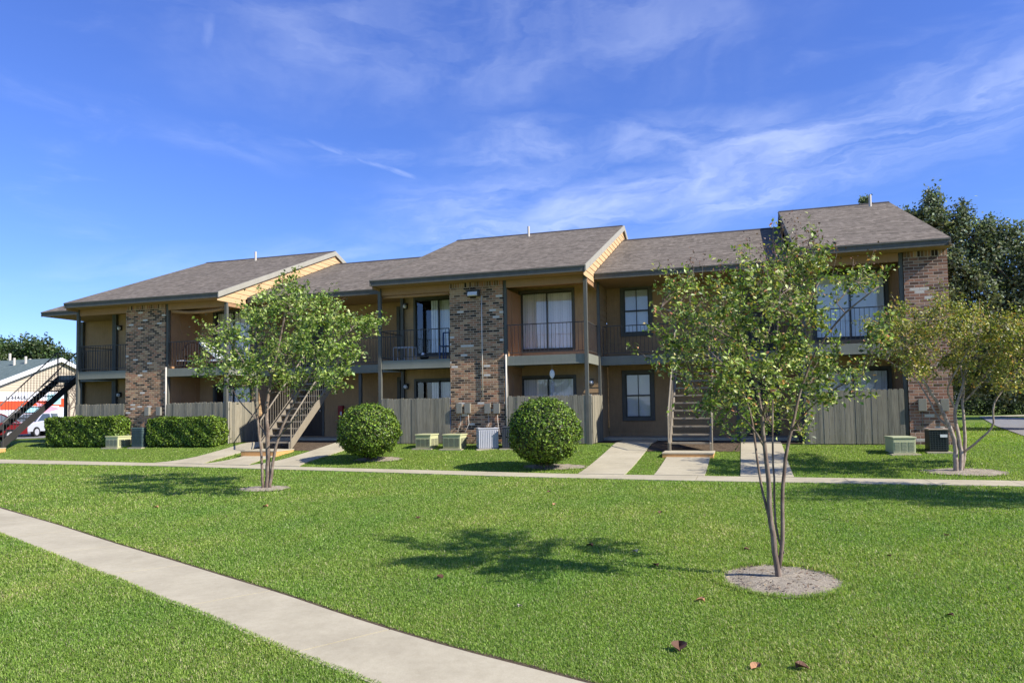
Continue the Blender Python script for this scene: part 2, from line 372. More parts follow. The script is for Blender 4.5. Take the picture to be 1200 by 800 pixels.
def bk(x): return float(np.interp(x, *YB))
def walk(x0, x1, yend=1.9, fl=0, fr=0):
    slabs('walkway', [(x0-fl, bk(x0)+.01), (x0-fl*.3, bk(x0)+.5), (x0, bk(x0)+1.2), (x0, yend)], [(x1+fr, bk(x1)+.01), (x1+fr*.3, bk(x1)+.5), (x1, bk(x1)+1.2), (x1, yend)], 1.6)
for off in (0, -13.4):
    f_ = .35 if off else 0
    walk(-3.8+off, -2.7+off, fl=f_*1.6, fr=f_); walk(-2.02+off, -.9+off, -2.36, fl=f_, fr=f_); walk(-.13+off, .98+off, fl=f_, fr=f_)
walk(-28.4, -27.2, -2.3)
def sheet(name, poly, m, dz=.008, n=1):
    mb = MB(); mb.face(*[(p[0], p[1], float(gz(*p))+dz) for p in poly]); return tag(mb.build(name, M[m]), kind='structure')
def strip_bed(name, x0, x1, y0, y1, m, dz=.012):
    mb = MB(); Y = np.arange(y0, y1, .25)
    for a in Y: mb.face((x0, a, float(gz(x0, a))+dz), (x1, a, float(gz(x1, a))+dz), (x1, min(a+.25, y1), float(gz(x1, min(a+.25, y1)))+dz), (x0, min(a+.25, y1), float(gz(x0, min(a+.25, y1)))+dz))
    POLYS.append(np.array([(x0, y0), (x1, y0), (x1, y1), (x0, y1)])); return tag(mb.build(name, M[m]), kind='structure')
for off in (0, -13.4):
    strip_bed('mulch_bed', -2.68+off, -.15+off, -1.3, 1.88, 'mulch'); strip_bed('mulch_bed', -4.5+off, -3.82+off, .7, 1.88, 'mulch'); 
    if off == 0: strip_bed('mulch_bed', 1.0, 1.6, .2, 1.88, 'mulch')
    elif off > -20: strip_bed('mulch_bed', 1.0+off, 1.55+off, .2, 1.88, 'mulch')
def ring(name, c, rx, ry, m='soil', sink=.012):
    cx, cy = c; n = 48; mb = MB(); rr = [1.03+.05*math.sin(3*k*2*math.pi/n+cx)+.035*math.sin(7*k*2*math.pi/n)+random.uniform(-.03, .03) for k in range(n)]
    R = [0, .3, .6, .85, 1]; H = [.035, .03, .018, .004, .012]
    P = lambda i, k: (cx+rx*R[i]*rr[k % n]*math.cos(2*math.pi*k/n), cy+ry*R[i]*rr[k % n]*math.sin(2*math.pi*k/n))
    def V(i, k): p = P(i, k); return (*p, float(gz(*p))+H[i]+.006+(random.Random(i*97+k % n).uniform(-.006, .006)))
    for i in range(4):
        for k in range(n): mb.face(*([V(i, k), V(i+1, k), V(i+1, k+1), V(i, k+1)] if i else [V(0, 0), V(1, k), V(1, k+1)]))
    CIRC.append((cx, cy, rx*.98, ry*.98)); return tag(mb.build(name, M[m]), kind='structure')
T3 = on(912, 680); T1 = on(312, 573); T4 = on(1122, 553)
ring('soil_bed', (T3[0]+.03, T3[1]), .56, .62); ring('soil_bed', (T1[0]-.05, T1[1]), .55, .5); ring('soil_bed', (T4[0]+.15, T4[1]-.05), .8, .5)
B1 = on(430, 540); B2 = on(640, 549)
ring('soil_bed', (B1[0]+.25, B1[1]+.25), .75, .42, 'soil'); ring('soil_bed', (B2[0]+.15, B2[1]+.25), .85, .45, 'soil')

# ------------------------------------------------------------------ building
BL = empty('apartment_building', (-10, 3, 0), 'long two storey apartment building with brick pillars, tan siding and brown shingle roofs', 'building')
EZ, EY, RY, PIT = 5.46, -.6, 7.3, .38; RZ = EZ+PIT*(RY-EY); REY = 1.0; RRZ = EZ+PIT*(RY-REY)
FL = 2.8
AX0, AX1, BX0, BX1, CX0, CX1 = -25.1, -17.95, -11.8, -4.55, 1.6, 5.33
def siding(mb, plane, ax, a0, a1, z0, z1, out, holes=(), step=.19, lo=None, hi=None, d=.016):
    """lap siding; ax 0: wall runs along x at y=plane; ax 1: wall runs along y at x=plane. lo/hi: z limits as functions of the running coordinate -> row extents"""
    def P(u, z, o): return (u, plane+out*o, z) if ax == 0 else (plane+out*o, u, z)
    z = z0
    zb = sorted({h[2] for h in holes}|{h[3] for h in holes})
    while z < z1-1e-6:
        ze = min(z+step, z1); cuts = [z]+[q for q in zb if z+1e-6 < q < ze-1e-6]+[ze]
        for c0, c1 in zip(cuts, cuts[1:]):
            iv = [(a0, a1)] if not lo else [(lo((c0+c1)/2), hi((c0+c1)/2))]
            for h in holes:
                if h[2] < c1-1e-6 and h[3] > c0+1e-6:
                    iv = [q for (p, r) in iv for q in ((p, min(r, h[0])), (max(p, h[1]), r)) if q[1]-q[0] > 1e-4]
            o0 = d*(1-(c0-z)/step); o1 = d*(1-(c1-z)/step)
            for p, r in iv:
                if r-p < 1e-4: continue
                if lo: 
                    l0, r0, l1, r1 = lo(c0), hi(c0), lo(c1), hi(c1)
                    if r0 < l0: continue
                    if r1 < l1: r1 = l1 = (r1+l1)/2
                else: l0 = l1 = p; r0 = r1 = r
                mb.face(P(l0, c0, o0), P(r0, c0, o0), P(r1, c1, o1), P(l1, c1, o1))
                if c0 == z: mb.face(P(l0, c0, 0), P(r0, c0, 0), P(r0, c0, o0), P(l0, c0, o0))
        z = ze
def part(mb, name, m, parent=None, **k): return mb.build(name, M[m] if isinstance(m, str) else m, parent or BL, **k)
def dkbox(m, x0, x1, Y, z0, z1, d):
    m.box(x0-.06, x1+.06, Y+d, Y+d+.03, z0-.06, z1+.06); m.box(x0-.09, x0-.06, Y+.1, Y+d, z0-.06, z1+.06); m.box(x1+.06, x1+.09, Y+.1, Y+d, z0-.06, z1+.06); m.box(x0-.06, x1+.06, Y+.1, Y+d, z1+.06, z1+.09); m.box(x0-.06, x1+.06, Y+.1, Y+d, z0-.09, z0-.06)
def gf(m, x0, x1, y, z0, z1): m.face((x0, y, z0), (x1, y, z0), (x1, y, z1), (x0, y, z1))
def slider(x0, x1, z0, z1, Y, openl=False, half=None):
    fr = MB(); w = .085; t = .035
    fr.box(x0-w, x0, Y-.045, Y+.1, z0, z1+w); fr.box(x1, x1+w, Y-.045, Y+.1, z0, z1+w); fr.box(x0, x1, Y-.045, Y+.1, z1, z1+w); fr.box(x0, x1, Y-.03, Y+.1, z0-.06, z0)
    o = part(fr, 'sliding_door', 'trim', bevel=.004); xm = (x0+x1)/2
    s = MB()
    for a, b, y in ((x0, xm+.03, Y+.01), (xm-.03, x1, Y+.05)):
        s.box(a, a+t, y, y+.035, z0, z1); s.box(b-t, b, y, y+.035, z0, z1); s.box(a+t, b-t, y, y+.035, z0, z0+.07); s.box(a+t, b-t, y, y+.035, z1-.05, z1)
    part(s, 'frame', 'iron', o)
    g = MB(); gf(g, x0+t, xm+.03-t, Y+.027, z0+.07, z1-.05); gf(g, xm-.03+t, x1-t, Y+.067, z0+.07, z1-.05); part(g, 'pane', 'glass', o)
    bl = MB(); x = x0+.02 if not openl else x0+openl; k = 0
    while x < x1-.02:
        tw = .008+.005*math.sin(k*1.7); bl.face((x, Y+.11+tw, z0+.03), (x+.085, Y+.11-tw, z0+.03), (x+.085, Y+.11-tw, z1-.04), (x, Y+.11+tw, z1-.04)); x += .083; k += 1
    part(bl, 'blinds', 'blind', o)
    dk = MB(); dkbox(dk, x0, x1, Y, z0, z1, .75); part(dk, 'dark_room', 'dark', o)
    return o
def window(x0, x1, z0, z1, Y, name='window'):
    fr = MB(); w = .13
    fr.box(x0-w, x0, Y-.05, Y+.08, z0-w, z1+w); fr.box(x1, x1+w, Y-.05, Y+.08, z0-w, z1+w); fr.box(x0, x1, Y-.05, Y+.08, z1, z1+w); fr.box(x0, x1, Y-.05, Y+.08, z0-w, z0)
    o = part(fr, name, 'trim', bevel=.004); s = MB(); xm = (x0+x1)/2; zm = (z0+z1)/2; t = .035
    s.box(x0, x0+t, Y, Y+.04, z0, z1); s.box(x1-t, x1, Y, Y+.04, z0, z1); s.box(x0+t, x1-t, Y, Y+.04, z1-t, z1); s.box(x0+t, x1-t, Y, Y+.04, z0, z0+t); s.box(x0+t, x1-t, Y-.01, Y+.03, zm-.025, zm+.025)
    s.box(xm-.012, xm+.012, Y+.005, Y+.03, z0+t, zm-.025); s.box(xm-.012, xm+.012, Y+.005, Y+.03, zm+.025, z1-t); part(s, 'frame', 'iron', o)
    g = MB(); gf(g, x0+t, x1-t, Y+.034, z0+t, z1-t); part(g, 'pane', 'glass', o)
    b = MB(); z = z0+.03; 
    while z < z1-.03: b.face((x0+.02, Y+.08, z), (x1-.02, Y+.08, z), (x1-.02, Y+.098, z+.03), (x0+.02, Y+.098, z+.03)); z += .028
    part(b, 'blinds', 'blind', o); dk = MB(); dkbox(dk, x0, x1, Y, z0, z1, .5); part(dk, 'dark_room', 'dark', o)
    return o
def lamp(x, Y, z):
    b = MB(); b.box(x-.07, x+.07, Y-.04, Y-.012, z-.09, z+.12); b.box(x-.085, x+.085, Y-.2, Y-.04, z+.07, z+.1); o = part(b, 'wall_lamp', 'iron')
    g = MB(); g.ball((x, Y-.12, z), .075, n=10, m=8); part(g, 'globe', 'white', o, smooth=True)
def rail_mesh(p, q, z, h=1.0, gap=.125, posts=True):
    b = MB(); p = Vector((*p, 0)); q = Vector((*q, 0)); L = (q-p).length; n = max(2, round(L/gap)); r = .0085
    b.tube([(p.x, p.y, z+h), (q.x, q.y, z+h)], .02, 4); b.tube([(p.x, p.y, z+.1), (q.x, q.y, z+.1)], .015, 4)
    for i in range(n+1):
        t = p.lerp(q, i/n); rr = .018 if i in (0, n) else r; b.tube([(t.x, t.y, z+(0 if i in (0, n) else .1)), (t.x, t.y, z+h)], rr, 4)
    return b
def balcony(x0, x1, y0, y1, rails, label=None):
    b = MB(); b.box(x0+.045, x1-.045, y0+.045, y1, 2.56, FL-.035); o = part(b, 'balcony', 'trim')
    f = MB(); f.box(x0, x1, y0, y0+.04, 2.5, FL); f.box(x0, x1, y0-.02, y0, 2.5, 2.54); f.box(x1-.04, x1, y0+.04, y1, 2.5, FL); f.box(x0, x0+.04, y0+.04, y1, 2.5, FL); part(f, 'fascia', 'balc', o, bevel=.004)
    fl = MB(); fl.box(x0+.04, x1-.04, y0+.04, y1, FL-.03, FL-.005); part(fl, 'floor', 'tan', o)
    for p, q in rails: part(rail_mesh(p, q, FL), 'railing', 'iron', o)
    if label: o['label'] = label
    return o
def post(x, y, z0=0, z1=5.26, w=.11, m='trim'):
    b = MB(); b.box(x-w/2, x+w/2, y-w/2, y+w/2, z0, z1); return part(b, 'post', m, bevel=.005)
# --- walls
def wall(x0, x1, Y, holes, m='siding', z1=5.26):
    b = MB(); siding(b, Y, 0, x0, x1, .08, z1, -1, holes); 
    xs_ = sorted({x0, x1}|{h[0] for h in holes}|{h[1] for h in holes}); zs = sorted({0, z1}|{h[2] for h in holes}|{h[3] for h in holes})
    for xa, xb in zip(xs_, xs_[1:]):                       # backing sheet with the openings left free
        for za, zb in zip(zs, zs[1:]):
            if not any(h[0] < (xa+xb)/2 < h[1] and h[2] < (za+zb)/2 < h[3] for h in holes): b.box(xa, xb, Y+.003, Y+.09, za, zb)
    return part(b, 'wall', m)
WB, WR = 1.8, 3.2
upz = (3.08, 5.08); loz = (.12, 2.14)
# openings
bl_up = (-11.24, -9.5); br = (-7.25, -5.45); cR = (2.15, 4.1); aR = (-20.0, -18.35)
wall(BX0, BX1, WB, [(bl_up[0], bl_up[1], *upz), (br[0], br[1], *upz), (bl_up[0], bl_up[1], *loz), (br[0], br[1], *loz)])
wall(CX0, CX1-.1, WB, [(cR[0], cR[1], *upz), (cR[0], cR[1], *loz)])
wall(AX0+.1, AX1, WB, [(aR[0], aR[1], *upz), (aR[0], aR[1], *loz)])
for a, b in (bl_up, br, cR, aR):
    for z in (upz, loz): slider(a, b, *z, WB, openl=.55 if a == bl_up[0] else (.3 if a == aR[0] and z == loz else 0))
rw = [(-3.92, -3.06)]; rw2 = (.05, .93)
wall(BX1+.02, CX0, WR, [(*rw[0], 3.68, 5.2), (*rw[0], .75, 2.24)], 'siding_shaded')
wall(AX1+.02, BX0, WR, [(-12.57, -12.0, 3.5, 4.96), (-12.57, -12.0, .75, 2.24)], 'siding_shaded')
wall(-28.35, AX0, WR, [], 'siding_shaded')
for z0, z1 in ((3.68, 5.2), (.75, 2.24)): window(*rw[0], z0, z1, WR)
for z0, z1 in ((3.5, 4.96), (.75, 2.24)): window(-12.57, -12.0, z0, z1, WR)
# dark entrance doors in the recesses
def door(x0, z0, Y=WR):
    b = MB(); b.box(x0-.08, x0, Y-.05, Y-.016, z0, z0+2.1); b.box(x0+.9, x0+.98, Y-.05, Y-.016, z0, z0+2.1); b.box(x0-.08, x0+.98, Y-.05, Y-.016, z0+2.1, z0+2.18); o = part(b, 'door', 'trim')
    d = MB(); d.box(x0, x0+.9, Y-.03, Y-.016, z0, z0+2.1)
    for a in (.12, .5):
        for c in (.2, 1.15): d.box(x0+a, x0+a+.28, Y-.038, Y-.03, z0+c, z0+c+.75)
    part(d, 'door_leaf', 'doorpaint', o, bevel=.004); k = MB(); k.ball((x0+.82, Y-.07, z0+1.0), .035); part(k, 'handle', 'pipe', o, smooth=True)
for x in (.1, -16.9): 
    for z in (.12, FL): door(x, z)
# bay side walls behind the balconies, closets behind the brick pillars
def sidewall(Xp, y0, y1, z0, z1, out, m='siding'):
    b = MB(); siding(b, Xp, 1, y0, y1, z0, z1, out); b.box(Xp-.09 if out > 0 else Xp+.003, Xp-.003 if out > 0 else Xp+.09, y0, y1, z0, z1); return part(b, 'side_wall', m)
sidewall(BX1, WB, WR, .08, 5.26, 1); sidewall(AX1, WB, WR, .08, 5.26, 1); sidewall(BX0, WB, WR, .08, 5.26, -1, 'siding_shaded'); sidewall(CX0, WB, WR, .08, 5.26, -1, 'siding_shaded'); sidewall(AX0, WB, WR, .08, 5.26, -1, 'siding_shaded')
sidewall(CX1, .02, 15.2, .0, 5.4, 1); sidewall(-28.35, WR, 15.2, 0, 5.4, -1)
for x0, x1 in ((-9.18, -7.29), (-22.66, -20.75), (4.27, 5.25)):
    for xs_, o in ((x0, -1), (x1, 1)):
        if xs_ > 5: continue
        b = MB(); b.box(xs_-.03, xs_+.03, .22, WB-.03, .05, 5.0)
        cl_ = part(b, 'closet_wall', 'tan')
        for z in (.15, FL+.02):
            d = MB(); d.box(xs_+o*.03, xs_+o*.045, .75, 1.5, z, z+2.05); d.box(xs_+o*.03, xs_+o*.06, .68, .75, z, z+2.1); d.box(xs_+o*.03, xs_+o*.06, 1.5, 1.57, z, z+2.1); part(d, 'closet_door', 'tan', cl_)
# brick pillars
for x0, x1, m in ((-22.66, -20.79, 'brick'), (-9.18, -7.33, 'brick'), (4.27, 5.33, 'brick_red')):
    b = MB(); b.box(x0, x1, 0, .2 if x1 < 5 else .9, -.1, 5.08); o = part(b, 'brick_pillar', m)
    s = MB(); n = int((x1-x0)/.08)
    for i in range(n):                                      # soldier course under the eave
        a = x0+(x1-x0)*i/n; s.box(a+.004, a+(x1-x0)/n-.004, -.006, .1, 5.09, 5.27)
    s.box(x0, x1, .004, .19, 5.08, 5.27); part(s, 'soldier_course', 'soldier', o)
for x in (-20.73, -7.27, 4.21): post(x, .09, 0, 5.26, .1)
# headers (tan beams between the posts) and soffits
def header(x0, x1, y0, y1, m='tan'):
    b = MB(); b.box(x0, x1, y0, y1, 5.02, 5.258); part(b, 'header_beam', m)
for x0, x1 in ((AX0+.06, -22.67), (-20.67, AX1-.0), (BX0+.06, -9.19), (-7.21, BX1-.0), (CX0+.0, 4.15)): header(x0, x1, .02, .1)
for x0, x1 in ((-20.6, AX1-.12), (BX0+.14, -9.2)):
    sag = .1 if x0 < -15 else .015; pts = [(x0+(x1-x0)*t, -.0+.14, 4.99-sag*4*t*(1-t)) for t in np.linspace(0, 1, 9)]
    part(MB().tube(pts, .06, 8), 'rolled_shade', 'tan', smooth=True)
for x in (AX1-.05, BX1-.05): b = MB(); b.box(x-.04, x+.04, .1, 1.7, 5.02, 5.258); part(b, 'header_beam', 'tan')
def soffit(x0, x1, y0, y1, z=5.262):
    b = MB(); b.box(x0, x1, y0, y1, z, z+.02); part(b, 'soffit', 'soffit')
for x0, x1 in ((AX0, AX1), (BX0, BX1), (CX0, CX1)): soffit(x0, x1, EY+.03, WB+.05)
for x0, x1 in ((-28.2, AX0), (AX1, BX0), (BX1, CX0)): soffit(x0+.001, x1-.001, REY+.03, WR+.05, 5.268)
# recess slab ceiling (underside of the gallery) comes with balconies
R_A = [((AX0+.05, .03), (-22.7, .03))]
balcony(AX0, -22.67, 0, WB-.02, [((AX0+.05, .03), (-22.7, .03)), ((AX0+.05, .03), (AX0+.05, 1.7))])
balcony(-20.68, AX1, 0, WB-.02, [((-20.66, .03), (AX1-.08, .03)), ((AX1-.04, .05), (AX1-.04, 1.7))])
balcony(BX0, -9.19, 0, WB-.02, [((BX0+.05, .03), (-9.22, .03)), ((BX0+.04, .05), (BX0+.04, 1.7))])
balcony(-7.22, BX1, 0, WB-.02, [((-7.2, .03), (BX1-.08, .03)), ((BX1-.04, .05), (BX1-.04, 1.7))])
balcony(CX0, 4.15, 0, WB-.02, [((CX0+.04, .03), (4.12, .03)), ((CX0+.04, .05), (CX0+.04, 1.7))])
SX = [(-2.03, -.89), (-15.43, -14.29), (-28.2, -27.1)]
balcony(BX1+.01, CX0-.01, WB+.02, WR-.02, [((BX1+.12, WB+.05), (SX[0][0]-.04, WB+.05)), ((SX[0][1]+.04, WB+.05), (CX0-.1, WB+.05))])
balcony(AX1+.01, BX0-.01, WB+.02, WR-.02, [((AX1+.12, WB+.05), (SX[1][0]-.04, WB+.05)), ((SX[1][1]+.04, WB+.05), (BX0-.1, WB+.05))])
balcony(-28.25, AX0-.01, WB+.02, WR-.02, [((-27.05, WB+.05), (AX0-.1, WB+.05)), ((-28.2, WB+.05), (-28.2, WR-.1))])
for x in (AX0+.05, AX1-.06, BX0+.06, BX1-.07): post(x, .0 if x > -25 else .02)
post(CX0+.06, .0); post(AX0+.06, 1.72); post(AX1-.03, 1.66); post(BX1+.02, 1.62, 0, 5.26, .09); post(BX0+.06, 1.72); post(CX0+.06, 1.72); post(-27.9, 1.95, 0, 2.5)
post(-28.3, WR-.08, 0, 5.26, .14); post(AX0+.14, 1.74, 0, 5.26, .14); post(-11.75+.0, 1.75) if False else None
post(-13.6, 1.95, 0, 2.5); post(-.2, 1.95, 0, 2.5)
for x in (-23.9,): 
    for z in (4.68, 1.9): lamp(x-.85, WB, z); 
for x in (-23.55,):
    for z in (4.75, 2.0): lamp(x+.3, WB, z)
for z in (4.86, 1.95): lamp(-11.62, WB, z)
lamp(-17.2, WR, 2.0); lamp(BX1-.28, WB, 1.95)
d_ = MB(); d_.box(-23.1, -22.72, WB-.05, WB-.02, FL, 4.9); part(d_, 'door', 'doorpaint'); d_ = MB(); d_.box(-23.1, -22.72, WB-.05, WB-.02, .12, 2.2); part(d_, 'door', 'doorpaint')
# pipes, flood light and meter boxes
def pipe(pts, r=.022, m='pipe', name='pipe'): return part(MB().tube(pts, r, 8), name, m, smooth=True)
pipe([(-7.245, -.02, 2.86), (-7.245, -.02, .35)], .032); pipe([(-20.72, -.02, 2.86), (-20.72, -.02, .35)], .032)
pf = atY(556, 346, 0); fl_ = MB(); fl_.box(pf[0]-.22, pf[0]+.2, -.16, -.005, pf[2]-.05, pf[2]+.13); fl_.box(pf[0]-.25, pf[0]+.23, -.19, 0, pf[2]+.13, pf[2]+.16); fo = part(fl_, 'flood_light', 'iron', bevel=.01)
gl = MB(); gl.prism([(-.165, pf[2]-.04), (-.165, pf[2]+.1), (-.23, pf[2]-.02)], 0, pf[0]-.17, pf[0]+.15); part(gl, 'lens', 'white', fo)
pc = atY(564.5, 346, 0); pipe([(pc[0], -.03, pc[2]), (pc[0]+.0, -.03, 1.5)], .018, name='conduit')
def meter(x, y, Y=0):
    p = atY(x, y, Y); b = MB(); b.box(p[0]-.085, p[0]+.085, Y-.1, Y, p[2]-.16, p[2]+.15); b.box(p[0]-.1, p[0]+.1, Y-.125, Y-.1, p[2]-.17, p[2]+.16); o = part(b, 'disconnect_box', 'box', bevel=.006); return p
for x in (539.5, 549, 572.5, 583): p = meter(x, 478); pipe([(p[0], -.03, p[2]-.15), (p[0]+.02, -.03, p[2]-.5), (p[0]+(.12 if x > 580 else -.1), -.15, .3)], .009)
for x in (174.5, 188): meter(x, 481.5)
for x in (1080, 1106): p = meter(x, 474); pipe([(p[0], -.03, p[2]-.15), (p[0], -.03, p[2]-.6)], .01, 'box')
# --- roofs
def roof(x0, x1, ey, ridge, gables=(), fz=.2, name='roof', tip=EZ):
    T = .09; b = MB(); bk_y = 2*RY-ey
    b.prism([(ey, tip-T), (ey, tip), (RY, ridge), (bk_y, tip), (bk_y, tip-T), (RY, ridge-T)], 0, x0, x1); o = part(b, name, 'shingle')
    f = MB(); f.box(x0, x1, ey-.004, ey+.03, tip-fz, tip-.03); f.box(x0, x1, ey-.03, ey-.004, tip-.05, tip-.012); part(f, 'fascia', 'fascia', o, bevel=.003)
    c = MB(); c.prism([(RY-.16, ridge-.16*PIT+.012), (RY, ridge+.03), (RY+.16, ridge-.16*PIT+.012), (RY, ridge-.02)], 0, x0+.01, x1-.01); part(c, 'ridge_cap', 'ridge', o)
    return o
rA = roof(AX0-.0, AX1+.08, EY, RZ); rB = roof(BX0+.0, BX1+.03, EY, RZ); rC = roof(CX0-.15, CX1-.04, EY, RZ)
rAB = roof(AX1+.08, BX0, REY, RRZ); rBC = roof(BX1+.03, CX0-.15, REY, RRZ); rL = roof(-28.22, AX0, REY, RRZ)
def gable(Xp, out, parent, full_to=REY, m='gable', rake='rake'):
    """siding between the lower roof (or soffit level) and the bay roof, with rake boards"""
    b = MB(); top = lambda y: RZ-.1-PIT*abs(y-RY)
    # front triangle part: y from EY to REY, z from 5.2 up ; then parallelogram band following the lower roof
    d = .016
    zlow = 5.16
    lof = lambda z: RY-(RZ-.1-z)/PIT
    def hif(z): return RY-(RRZ+.0-z)/PIT if z > EZ else REY
    siding(b, Xp, 1, 0, 0, zlow, RRZ, out, lo=lambda z: max(EY+.02, lof(z)), hi=lambda z: hif(z) if z > EZ-.02 else REY, step=.2)
    siding(b, Xp, 1, 0, 0, RRZ, RZ-.1, out, lo=lof, hi=lambda z: 2*RY-lof(z), step=.15)
    siding(b, Xp, 1, 0, 0, zlow, RRZ, out, lo=lambda z: 2*RY-(hif(z) if z > EZ-.02 else REY), hi=lambda z: 2*RY-max(EY+.02, lof(z)), step=.15)
    o = part(b, 'gable_wall', m, parent)
    r = MB(); w = .2
    xo = (Xp+out*.055, Xp+out*.095)
    for s in (1, -1):
        yy = lambda y: y if s == 1 else 2*RY-y
        r.prism([(yy(EY-.02), EZ-w-.0), (yy(EY-.02), EZ+.0), (yy(RY), RZ+.005), (yy(RY), RZ-w)], 0, *xo)
        r.prism([(yy(EY+.02), EZ-.115), (yy(EY+.02), EZ-.095), (yy(RY), RZ-.095), (yy(RY), RZ-.115)], 0, Xp, xo[0])
    part(r, 'rake_board', rake, parent, bevel=.003)
gable(BX1-.0, 1, rB); gable(AX1-.0, 1, rA); gable(CX0-.05, -1, rC, m='siding_shaded', rake='fascia'); gable(BX0+.1, -1, rB, m='siding_shaded', rake='fascia'); gable(AX0+.1, -1, rA, m='siding_shaded', rake='fascia')  # left-facing gables and rake boards take darker colours that paint in their shade
g_ = MB(); siding(g_, CX1-.1, 1, 0, 0, 5.26, RZ-.1, 1, lo=lambda z: RY-(RZ-.1-z)/PIT, hi=lambda z: RY+(RZ-.1-z)/PIT, step=.15); part(g_, 'gable_wall', 'siding', rC)
b = MB(); b.box(-28.35, CX1-.1, 15.1, 15.2, 0, 5.3); part(b, 'wall', 'siding')
def vent(x, y, par, X0): # plumbing vent standing on the roof at that picture point
    p = atY(x, y, 6.6); z = EZ+PIT*(6.6-EY); part(MB().tube([(p[0], 6.6, z-.05), (p[0], 6.6, z+.42)], .05, 8), 'vent_pipe', 'pipe', par)
vent(619.5, 274, rB, 0); vent(299.5, 303, rA, 0); vent(1020, 246, rC, 0)
# patio slabs in the recesses
for x0, x1 in ((BX1, CX0), (AX1, BX0), (-28.5, AX0)):
    b = MB(); b.box(x0+.02, x1-.02, WB+.12, WR-.02, -.05, .1); part(b, 'patio_slab', 'concrete', bevel=.01)
for x0, x1 in ((AX0+.1, -22.7), (-20.6, AX1-.1), (BX0+.1, -9.2), (-7.2, BX1-.1), (CX0+.1, 4.1)):
    b = MB(); b.box(x0, x1, .12, WB-.02, -.05, .07); part(b, 'patio_slab', 'concrete')

# ------------------------------------------------------------------ stairs
def make_stair(x0, x1, sm, rm, loc, label):
    n = 13; y0, y1, z0, z1 = -1.5, WB, -.09, FL; dy = (y1-y0)/n; dz = (z1-z0)/n
    st = empty('staircase', (x0, y0, z0), label, 'staircase', 'outside stairs up to the galleries')
    for x in (x0, x1-.05):
        b = MB(); b.prism([(y0, z0), (y0+.14, z0), (y1, z1-.34), (y1, z1-.02), (y0, z0+.2)], 0, x, x+.05); part(b, 'stringer', sm, st, bevel=.004)
    for i in range(n-1):
        b = MB(); y = y0+dy*(i+.25); z = z0+dz*(i+1); b.box(x0+.052, x1-.052, y, y+.27, z-.045, z); part(b, 'tread', sm, st, bevel=.004)
    for x in (x0-.02, x1+.02):
        b = MB(); b.tube([(x, y0+.05, z0+.95), (x, y1, z1+1.0)], .024, 6); b.tube([(x, y0+.05, z0+.28), (x, y1, z1+.1)], .014, 4)
        b.tube([(x, y0+.05, z0), (x, y0+.05, z0+.97)], .022, 6); b.tube([(x, y1, z1), (x, y1, z1+1.0)], .022, 6)
        for i in range(1, 24): t = i/24; y = y0+.05+(y1-y0-.05)*t; b.tube([(x, y, z0+.26+(z1-z0-.18)*t), (x, y, z0+.95+(z1-z0+.05)*t)], .009, 4)
        part(b, 'handrail', rm, st)
    p = MB(); p.box(x0-.1, x1+.08, y0-.86, y0+.12, z0-.3, z0-.03); pb = part(p, 'landing_pad', 'orange', st, bevel=.006); q = MB(); q.box(x0-.11, x1+.09, y0-.87, y0+.13, z0-.03, z0); part(q, 'pad_top', 'concrete', pb)
    return st
make_stair(*SX[0], 'stairpaint', 'stairpaint', 0, 'cream open tread stairs behind the large crape myrtle, between the walkways')
make_stair(*SX[1], 'stairpaint', 'stairpaint', 0, 'cream open tread stairs behind the small bright green tree')
make_stair(*SX[2], 'darkstair', 'iron', 0, 'dark brown stairs in front of the moving truck, at the left end of the building')

# ------------------------------------------------------------------ picket fences round the patios
def fence(x0, x1, label, side=None, ret=None):
    fe = empty('picket_fence', (x0, 0, 0), label, 'fence', 'grey picket fences round the patios')
    def run(p, q, sgn):
        p = Vector(p); q = Vector(q); L = (q-p).length; n = round(L/.14); d = (q-p)/L; nrm = Vector((d.y, -d.x)) if sgn > 0 else Vector((-d.y, d.x)); b = MB()
        for i in range(n):
            a = p+d*(i*L/n+.003); c = p+d*((i+1)*L/n-.003); h = 1.51+random.uniform(-.015, .02); o = nrm*random.uniform(0, .008); tl = random.uniform(-.004, .004)
            A = [a+o, c+o, c+o+nrm*.018, a+o+nrm*.018]; dc = d*.022
            V = [(*A[0], 0.02), (*A[1], .02), (*A[2], .02), (*A[3], .02)]
            def at(pt, z, s=0): return (pt[0]+d.x*(s+tl), pt[1]+d.y*(s+tl), z)
            T = [at(A[0], h-.04), at(A[1], h-.04), at(A[2], h-.04), at(A[3], h-.04)]; U = [at(A[0], h, .022), at(A[1], h, -.022), at(A[2], h, -.022), at(A[3], h, .022)]
            k = len(b.v); b.v += V+T+U
            for s_ in range(2):
                for e in range(4): b.f.append((k+s_*4+e, k+s_*4+(e+1) % 4, k+s_*4+4+(e+1) % 4, k+s_*4+4+e)); b.m.append(0)
            b.f.append((k+8, k+9, k+10, k+11)); b.m.append(0)
        part(b, 'picket_panel', 'fence', fe)
        r = MB()
        for z in (.35, 1.2):
            a = p-nrm*.045; c = q-nrm*.045; r.prism([(a.x, a.y), (c.x, c.y), (c.x+nrm.x*.04, c.y+nrm.y*.04), (a.x+nrm.x*.04, a.y+nrm.y*.04)], 2, z, z+.09)
        part(r, 'rail', 'fence', fe)
    run((x0, -.02), (x1, -.02), 1)
    if side is not None: run((side, -.0), (side, 1.66), 1)
    c = MB(); c.box((side if side else x1)-.09, (side if side else x1)-.01 if side else x1, -.035, .05, 0, 1.53)
    if side: part(c, 'corner_post', 'rake', fe)
    return fe
fence(AX0, -22.68, 'short grey picket fence behind the left clipped hedge')
fence(-20.66, AX1+.06, 'grey picket fence behind the second hedge, with a sunlit side running back to the stairs', side=AX1+.07)
fence(BX0, -9.2, 'grey picket fence between the small round shrub and the middle brick pillar')
